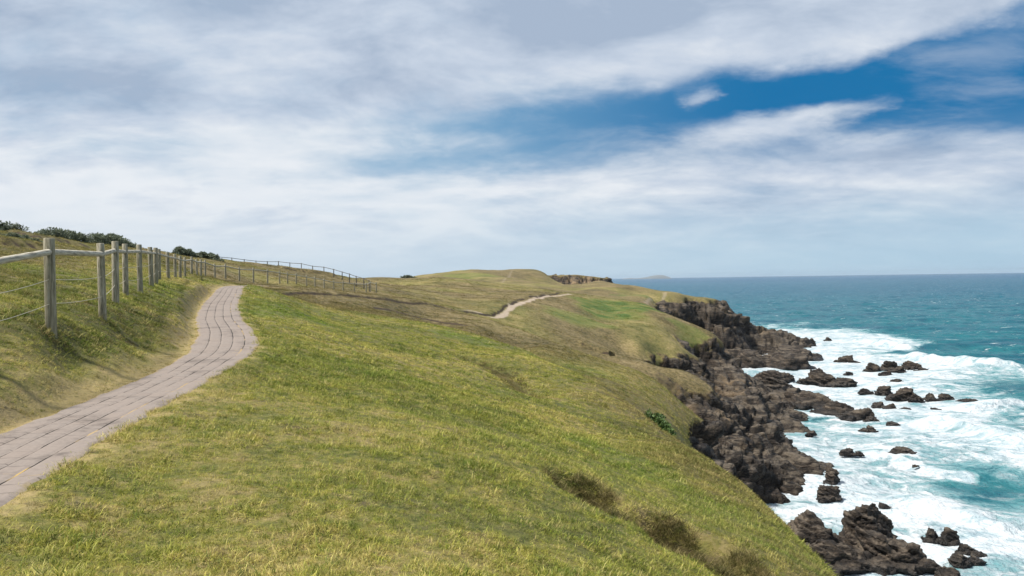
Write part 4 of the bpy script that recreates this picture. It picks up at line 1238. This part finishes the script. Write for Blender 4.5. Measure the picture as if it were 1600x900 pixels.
def blade_mat(name, brown=0.0):
    m, T = new_mat(name)
    p = T.pos()
    rnd = T.n('ShaderNodeObjectInfo').outputs['Random']
    gi = T.n('ShaderNodeNewGeometry').outputs['Random Per Island']
    gatt = T.n('ShaderNodeAttribute', attribute_name='green', attribute_type='INSTANCER').outputs['Fac']
    datt = T.n('ShaderNodeAttribute', attribute_name='dry', attribute_type='INSTANCER').outputs['Fac']
    hatt = T.n('ShaderNodeAttribute', attribute_name='heath', attribute_type='INSTANCER').outputs['Fac']
    watt = T.n('ShaderNodeAttribute', attribute_name='weed', attribute_type='INSTANCER').outputs['Fac']
    c = grass_colour(T, p, gatt, datt, hatt, watt)
    c = T.mix(T.m('MULTIPLY', gi, T.lin(hatt, 0, 1, 0.30, 0.14)), c, (0.42, 0.34, 0.12))
    c = T.mix(T.m('MULTIPLY', T.ss(rnd, 0.30, 0.05), T.lin(hatt, 0, 1, 0.75, 0.45)), c, (0.060, 0.105, 0.014))
    c = T.mix(T.m('MULTIPLY', T.ss(rnd, 0.72, 0.95), T.lin(hatt, 0, 1, 0.6, 0.25)), c, (0.43, 0.335, 0.165))
    hs = T.n('ShaderNodeHueSaturation')
    T.set(hs.inputs['Value'], T.lin(T.m('FRACT', T.m('MULTIPLY', rnd, 7.3)), 0, 1, 0.8, 1.7)); hs.inputs['Saturation'].default_value = 1.04; T.set(hs.inputs['Hue'], T.lin(gi, 0, 1, 0.492, 0.522)); T.set(hs.inputs['Color'], c)
    c = hs.outputs[0]
    if brown: c = T.mix(brown, c, T.ramp(T.m('ADD', T.m('MULTIPLY', gi, 0.6), T.m('MULTIPLY', rnd, 0.4)), [(0.2, (0.022, 0.017, 0.009)), (0.5, (0.075, 0.052, 0.026)), (0.75, (0.19, 0.14, 0.07)), (0.95, (0.32, 0.25, 0.13))]))
    b = T.principled(c, 0.75, None, 0.2)
    t = T.n('ShaderNodeBsdfTranslucent'); T.set(t.inputs[0], c)
    mx = T.n('ShaderNodeMixShader'); mx.inputs[0].default_value = 0.3
    T.t.links.new(b, mx.inputs[1]); T.t.links.new(t.outputs[0], mx.inputs[2])
    T.out(mx.outputs[0])
    return m


m_blade = blade_mat('grass blades')
m_blade_b = blade_mat('dry grass blades', 0.75)


def kinds(name, specs, mat):
    col = bpy.data.collections.new(name)
    for i, s in enumerate(specs):
        me = tuft(300 + i, *s)
        me.materials.append(mat)
        o = bpy.data.objects.new('grass_tuft', me)
        col.objects.link(o)
    return col


def scatter(name, pts, nrm, scl, green_a, dry_a, coll, nk, label, mat):
    n = len(pts)
    me = bpy.data.meshes.new(name)
    me.vertices.add(n)
    me.vertices.foreach_set('co', np.ascontiguousarray(pts, np.float32).ravel())
    rg = np.random.default_rng(n)
    a = me.attributes.new('nrm', 'FLOAT_VECTOR', 'POINT'); a.data.foreach_set('vector', np.ascontiguousarray(nrm, np.float32).ravel())
    put_attr(me, 'scl', scl); put_attr(me, 'spin', rg.uniform(0, 6.283, n)); put_attr(me, 'green', green_a); put_attr(me, 'dry', dry_a); put_attr(me, 'heath', look(heath, pts[:, 0], pts[:, 1])); put_attr(me, 'weed', look(weed, pts[:, 0], pts[:, 1]))
    a = me.attributes.new('pick', 'INT', 'POINT'); a.data.foreach_set('value', rg.integers(0, nk, n).astype(np.int32))
    o = bpy.data.objects.new(name, me); C.objects.link(o)
    me.materials.append(mat)
    ng = bpy.data.node_groups.new(name, 'GeometryNodeTree')
    ng.interface.new_socket('Geometry', in_out='INPUT', socket_type='NodeSocketGeometry')
    ng.interface.new_socket('Geometry', in_out='OUTPUT', socket_type='NodeSocketGeometry')
    N = ng.nodes; L = ng.links
    gi = N.new('NodeGroupInput'); go = N.new('NodeGroupOutput')
    m2p = N.new('GeometryNodeMeshToPoints'); L.new(gi.outputs[0], m2p.inputs[0])
    ip = N.new('GeometryNodeInstanceOnPoints'); L.new(m2p.outputs[0], ip.inputs['Points'])
    ci_ = N.new('GeometryNodeCollectionInfo'); ci_.inputs[0].default_value = coll
    ci_.inputs['Separate Children'].default_value = True; ci_.inputs['Reset Children'].default_value = True
    L.new(ci_.outputs[0], ip.inputs['Instance']); ip.inputs['Pick Instance'].default_value = True

    def na(nm, dt):
        x = N.new('GeometryNodeInputNamedAttribute'); x.data_type = dt; x.inputs['Name'].default_value = nm
        return x.outputs[0]
    L.new(na('pick', 'INT'), ip.inputs['Instance Index'])
    ar = N.new('FunctionNodeAlignRotationToVector'); ar.axis = 'Z'; L.new(na('nrm', 'FLOAT_VECTOR'), ar.inputs['Vector'])
    e2r = N.new('FunctionNodeEulerToRotation'); cb = N.new('ShaderNodeCombineXYZ'); L.new(na('spin', 'FLOAT'), cb.inputs[2]); L.new(cb.outputs[0], e2r.inputs[0])
    rr_ = N.new('FunctionNodeRotateRotation'); rr_.rotation_space = 'LOCAL'; L.new(ar.outputs[0], rr_.inputs[0]); L.new(e2r.outputs[0], rr_.inputs[1])
    L.new(rr_.outputs[0], ip.inputs['Rotation'])
    L.new(na('scl', 'FLOAT'), ip.inputs['Scale'])
    L.new(ip.outputs[0], go.inputs[0])
    md = o.modifiers.new('scatter', 'NODES'); md.node_group = ng
    tag(o, label, 'grass', kind='stuff')
    return o


def look(A, x, y):
    return bil(A.reshape(NR, NC), lr, th, np.log(np.maximum(np.hypot(x, y), 1.0)), np.arctan2(x, y))


near_kinds = kinds('near tufts', [(22, 0.045, 0.025, 0.06, 0.005, 1.25), (26, 0.055, 0.02, 0.05, 0.005, 1.4), (20, 0.04, 0.025, 0.075, 0.0046, 1.15), (28, 0.06, 0.02, 0.045, 0.0052, 1.45)], m_blade)
mid_kinds = kinds('middle tufts', [(32, 0.12, 0.035, 0.09, 0.012, 1.2), (36, 0.14, 0.03, 0.08, 0.011, 1.35), (28, 0.09, 0.04, 0.10, 0.012, 1.1)], m_blade)
far_kinds = kinds('far tufts', [(34, 0.45, 0.06, 0.14, 0.03, 1.1), (30, 0.5, 0.05, 0.12, 0.028, 1.2)], m_blade)
dry_kinds = kinds('dry tufts', [(34, 0.09, 0.06, 0.19, 0.006, 1.15), (30, 0.08, 0.05, 0.16, 0.006, 1.35)], m_blade_b)


def sample(r0, r1, dens, half=42):
    a = math.radians(half)
    nn_ = int(a * (r1 * r1 - r0 * r0) * dens)
    r = np.sqrt(rng.uniform(r0 * r0, r1 * r1, nn_)); t = rng.uniform(-a, a, nn_)
    return r * np.sin(t), r * np.cos(t)


def grass_band(bands, coll, nk, label, s0):
    xs_, ys_, ss_ = [], [], []
    if s0:
        for px_, py_, _, _ in near_posts[:12]:
            a_ = rng.uniform(0, 6.283, 26); r_ = 0.09 + 0.16 * rng.uniform(size=26) ** 1.5
            xs_.append(px_ + r_ * np.cos(a_)); ys_.append(py_ + r_ * np.sin(a_)); ss_.append(np.full(26, 1.9))
        kk_ = rng.integers(40, len(path_pts) - 60, 2600); t_ = rng.uniform(size=2600)
        A_, B_ = path_pts[kk_], path_pts[kk_ + 1]
        q_ = A_ + (B_ - A_) * t_[:, None]; dd_ = B_ - A_; dd_ /= np.linalg.norm(dd_[:, :2], axis=1)[:, None]
        o_ = rng.choice([-1, 1], 2600) * (half_width(q_[:, 1]) + rng.normal(0.02, 0.05, 2600))
        clumpy = vnoise(np.stack([q_[:, 0] * 1.3, q_[:, 1] * 1.3, o_], 1), 85) > -0.15
        xs_.append((q_[:, 0] + dd_[:, 1] * o_)[clumpy]); ys_.append((q_[:, 1] - dd_[:, 0] * o_)[clumpy]); ss_.append(np.full(clumpy.sum(), 1.15))
    for r0, r1, dn, sc in bands:
        x, y = sample(r0, r1, dn)
        xs_.append(x); ys_.append(y); ss_.append(np.full(len(x), sc))
    x = np.concatenate(xs_); y = np.concatenate(ys_); s = np.concatenate(ss_)
    rk_ = look(rock, x, y); so_ = look(soil, x, y); tr_ = look(trail, x, y); dr_ = look(dry, x, y)
    pdd = np.full(len(x), 99.0)
    nm = np.hypot(x, y) < 70
    pdd[nm] = seg_dist(x[nm], y[nm], path_pts)[0] - half_width(y[nm]) + PW
    k = (rk_ < 0.35) & (so_ < 0.45) & (tr_ < 0.3) & (pdd > PW - 0.05) & (rng.uniform(size=len(x)) > dr_ * 0.55)
    x, y, s = x[k], y[k], s[k]
    z = ground(x, y)
    nx_, ny_, nz_ = [look(NRM[:, i].copy(), x, y) for i in range(3)]
    nv = np.stack([nx_ * 0.7, ny_ * 0.7, nz_ * 0.7 + 0.3], 1)
    g_, d_ = look(green, x, y), look(dry, x, y)
    clump = 0.95 + 0.40 * fbm(v2(x, y, 0.35), 3, 90) + 0.22 * fbm(v2(x, y, 2.2), 2, 91)
    s = s * np.clip(clump, 0.6, 1.7) * rng.uniform(0.7, 1.3, len(x)) * (1 - 0.45 * d_)
    scatter('grass', np.stack([x, y, z], 1), nv, s, g_, d_, coll, nk, label, m_blade)
    print('grass', len(x))


grass_band([(2.2, 6, 800, 0.9), (6, 9, 560, 1.0), (9, 14, 330, 1.1), (14, 20, 170, 1.25)], near_kinds, 4, 'short coarse green and straw turf covering the near slope', 1)
grass_band([(14, 24, 75, 0.85), (24, 45, 36, 1.0), (45, 72, 13, 1.25)], mid_kinds, 3, 'mown looking turf over the middle of the slope', 0)
grass_band([(55, 120, 3.0, 0.9), (120, 200, 1.0, 1.2)], far_kinds, 2, 'dry grass over the farther hillsides', 0)
# rank dry growth in the hollow
x, y = sample(4, 22, 400)
hd_ = seg_dist(x, y, np.array(HOLL)[:, :2])[0]
k = hd_ + 0.25 * vnoise(v2(x, y, 0.5), 92) < 0.62
x, y = x[k], y[k]
x2, y2 = sample(25, 45, 30)
k = seg_dist(x2, y2, np.array(HOLL2)[:, :2])[0] + 0.5 * vnoise(v2(x2, y2, 0.9), 78) < 0.9
x = np.concatenate([x, x2[k]]); y = np.concatenate([y, y2[k]])
scatter('dry_scrub', np.stack([x, y, ground(x, y)], 1), np.tile([0.15, -0.1, 1.0], (len(x), 1)), rng.uniform(0.6, 1.3, len(x)), np.zeros(len(x)), np.zeros(len(x)), dry_kinds, 2, 'dark brown rank dry growth in a hollow of the near slope', m_blade_b)

# ================================================================ HAZE
hb = 21500.0
hz0, hz1 = -6.0, E + 52.0
hv = [(x, y, z) for z in (hz0, hz1) for x, y in ((-hb, -hb), (hb, -hb), (hb, hb), (-hb, hb))]
hme = bpy.data.meshes.new('haze')
hme.from_pydata(hv, [], [(3, 2, 1, 0), (4, 5, 6, 7), (0, 1, 5, 4), (1, 2, 6, 5), (2, 3, 7, 6), (3, 0, 4, 7)])
m_haze, T = new_mat('sea haze')
pv = T.n('ShaderNodeVolumePrincipled')
pv.inputs['Color'].default_value = (0.60, 0.74, 0.88, 1); pv.inputs['Density'].default_value = 3.6e-5; pv.inputs['Anisotropy'].default_value = 0.2
T.t.links.new(pv.outputs[0], T.n('ShaderNodeOutputMaterial').inputs['Volume'])
ho = link('haze', hme, m_haze, None, False)
tag(ho, 'thin pale sea haze over the coast', 'haze', kind='stuff')

# ================================================================ WORLD, SUN, CAMERA
SUN_EL, SUN_AZ = math.radians(58), math.radians(-98)      # azimuth clockwise from straight ahead
w = bpy.data.worlds.new('World'); scene.world = w; w.use_nodes = True
T = NT(w.node_tree)
BG = 0.1
SKY_GAIN = 2 ** -0.62
gen = T.n('ShaderNodeTexCoord').outputs['Generated']
sky = T.n('ShaderNodeTexSky', sky_type='NISHITA')
sky.sun_disc = False; sky.sun_elevation = SUN_EL; sky.sun_rotation = SUN_AZ
sky.air_density = 1.0; sky.dust_density = 0.6; sky.ozone_density = 2.0
sep = T.n('ShaderNodeSeparateXYZ'); T.t.links.new(gen, sep.inputs[0])
dx_, dy_, dz_ = sep.outputs
az = T.m('ARCTAN2', dx_, dy_)
el = T.m('ARCSINE', dz_)
ae = T.n('ShaderNodeCombineXYZ'); T.set(ae.inputs[0], az); T.set(ae.inputs[1], el)
pre = T.n('ShaderNodeVectorMath', operation='SUBTRACT'); T.t.links.new(T.noise(T.scale(ae.outputs[0], (1, 2.2, 1)), 7.0, 6, 0.62, out=1), pre.inputs[0]); pre.inputs[1].default_value = (0.5, 0.5, 0.5)
prs = T.n('ShaderNodeVectorMath', operation='MULTIPLY'); T.t.links.new(pre.outputs[0], prs.inputs[0]); prs.inputs[1].default_value = (0.13, 0.05, 0)
aew = T.vadd(ae.outputs[0], prs.outputs[0])
kk = T.m('DIVIDE', 1.0, T.m('ADD', T.m('MAXIMUM', dz_, 0.0), 0.22))
P_ = T.n('ShaderNodeCombineXYZ'); T.set(P_.inputs[0], T.m('MULTIPLY', dx_, kk)); T.set(P_.inputs[1], T.m('MULTIPLY', dy_, kk))
Pc = P_.outputs[0]


def gauss(px, py, sx_, sy_, wgt, rot=0.0):
    a0 = math.atan((px - 800) / F_PX); e0 = math.atan((436 - py) / F_PX)
    mp = T.n('ShaderNodeMapping', vector_type='TEXTURE')
    mp.inputs['Location'].default_value = (a0, e0, 0); mp.inputs['Rotation'].default_value = (0, 0, math.radians(rot)); mp.inputs['Scale'].default_value = (sx_ / F_PX, sy_ / F_PX, 1)
    T.t.links.new(aew, mp.inputs[0])
    dt = T.n('ShaderNodeVectorMath', operation='DOT_PRODUCT'); T.t.links.new(mp.outputs[0], dt.inputs[0]); T.t.links.new(mp.outputs[0], dt.inputs[1])
    return T.m('MULTIPLY', T.m('POWER', 2.71828, T.m('MULTIPLY', dt.outputs['Value'], -1.0)), wgt)


def gsum(lst):
    r = None
    for g in lst:
        v = gauss(*g)
        r = v if r is None else T.m('ADD', r, v)
    return r


mask = gsum([
    (1180, 172, 360, 45, -1.1, 2), (1545, 185, 190, 62, -1.3, 0), (1660, 60, 62, 60, -1.0, 0), (760, 185, 180, 22, -0.42, -2), (960, 228, 260, 28, -0.5, 3), (270, 252, 60, 28, -0.28, 0), (640, 258, 220, 22, -0.22, 0), (1200, 232, 420, 22, -0.35, 4),
    (1235, 208, 225, 27, 1.25, 7), (1107, 168, 26, 15, 0.95, 0), (1380, 178, 60, 26, 0.4, 10), (1300, 285, 380, 40, 0.30, 0), (1250, 55, 380, 62, 0.85, 3), (1450, 48, 110, 46, 0.8, 8), (500, 60, 700, 110, 0.4, 0), (200, 330, 500, 80, 0.35, 0),
])
cw = T.n('ShaderNodeVectorMath', operation='SCALE'); T.t.links.new(T.noise(Pc, 0.9, 3, 0.5, out=1), cw.inputs[0]); cw.inputs['Scale'].default_value = 0.5
Pw = T.vadd(Pc, cw.outputs[0])
n1 = T.noise(T.scale(Pw, (1.0, 1.5, 1)), 1.7, 9, 0.6)
n2 = T.noise(T.scale(Pw, (1.0, 1.1, 1)), 4.6, 8, 0.6)
den = T.m('ADD', T.m('ADD', 0.62, mask), T.m('ADD', T.m('MULTIPLY', T.m('SUBTRACT', n1, 0.5), 1.0), T.m('MULTIPLY', T.m('SUBTRACT', n2, 0.5), 0.8)))
cloud = T.m('MAXIMUM', T.ss(den, -0.12, 1.05), T.m('MULTIPLY', T.ss(n1, 0.47, 0.72), 0.32))
blue = T.mix(T.ss(el, 0.0, 0.20), (0.46 / BG, 0.62 / BG, 0.77 / BG), T.mix(T.ss(az, -0.15, 0.32), (0.19 / BG, 0.39 / BG, 0.60 / BG), (0.006 / BG, 0.165 / BG, 0.40 / BG)))
blue = T.mix(0.04, blue, sky.outputs[0])
shade = T.m('ADD', T.m('ADD', T.m('MULTIPLY', T.m('SUBTRACT', T.noise(T.scale(Pw, (1, 1.3, 1)), 2.4, 7, 0.58), 0.5), 2.1), 0.5), gsum([
    (120, 170, 170, 40, -0.55, 0), (700, 20, 900, 60, -0.35, 0), (330, 150, 260, 40, -0.2, 0), (1200, 70, 500, 60, -0.1, 0), (60, 60, 120, 60, -0.25, 0), (450, 230, 330, 60, 0.35, 0), (100, 330, 500, 70, 0.45, 0), (520, 235, 170, 40, 0.2, 0), (800, 300, 300, 50, 0.25, 0), (1250, 205, 200, 40, 0.15, 0)]))
ccol = T.ramp(shade, [(0.05, (0.39 / BG, 0.48 / BG, 0.62 / BG)), (0.42, (0.565 / BG, 0.645 / BG, 0.765 / BG)), (0.9, (0.83 / BG, 0.865 / BG, 0.91 / BG))])
skyc = T.mix(cloud, blue, ccol)
hz = T.mix(T.ss(az, -0.5, 0.6), (0.66 / BG, 0.75 / BG, 0.83 / BG), (0.43 / BG, 0.62 / BG, 0.76 / BG))
skyc = T.mix(T.m('MULTIPLY', T.m('SUBTRACT', 1.0, T.ss(el, 0.005, 0.12)), 0.85), skyc, hz)
bg = T.n('ShaderNodeBackground'); T.set(bg.inputs[0], skyc); bg.inputs[1].default_value = BG * SKY_GAIN
ow = T.n('ShaderNodeOutputWorld'); T.t.links.new(bg.outputs[0], ow.inputs[0])

sl_ = bpy.data.lights.new('sun', 'SUN'); sl_.energy = 4.6; sl_.angle = math.radians(7.0); sl_.color = (1.0, 0.95, 0.87)
so_ = bpy.data.objects.new('sun', sl_); C.objects.link(so_)
sd = Vector((math.sin(SUN_AZ) * math.cos(SUN_EL), math.cos(SUN_AZ) * math.cos(SUN_EL), math.sin(SUN_EL)))
so_.rotation_euler = sd.to_track_quat('Z', 'Y').to_euler()
so_.location = (0, 0, 80)

cam = bpy.data.cameras.new('camera'); cam.lens = 28.0; cam.sensor_width = 36; cam.clip_start = 0.1; cam.clip_end = 100000
co = bpy.data.objects.new('camera', cam); C.objects.link(co)
from mathutils import Matrix
co.matrix_world = Matrix(((Rv[0], Uv[0], -Fv[0], 0), (Rv[1], Uv[1], -Fv[1], 0), (Rv[2], Uv[2], -Fv[2], E), (0, 0, 0, 1)))
scene.camera = co
scene.view_settings.view_transform = 'Standard'
scene.view_settings.look = 'None'
scene.view_settings.gamma = 1
scene.view_settings.exposure = 0.62
scene.cycles.max_bounces = 5
scene.cycles.use_denoising = True
scene.render.resolution_x, scene.render.resolution_y = 1024, 576
print('done', time.time() - T0)
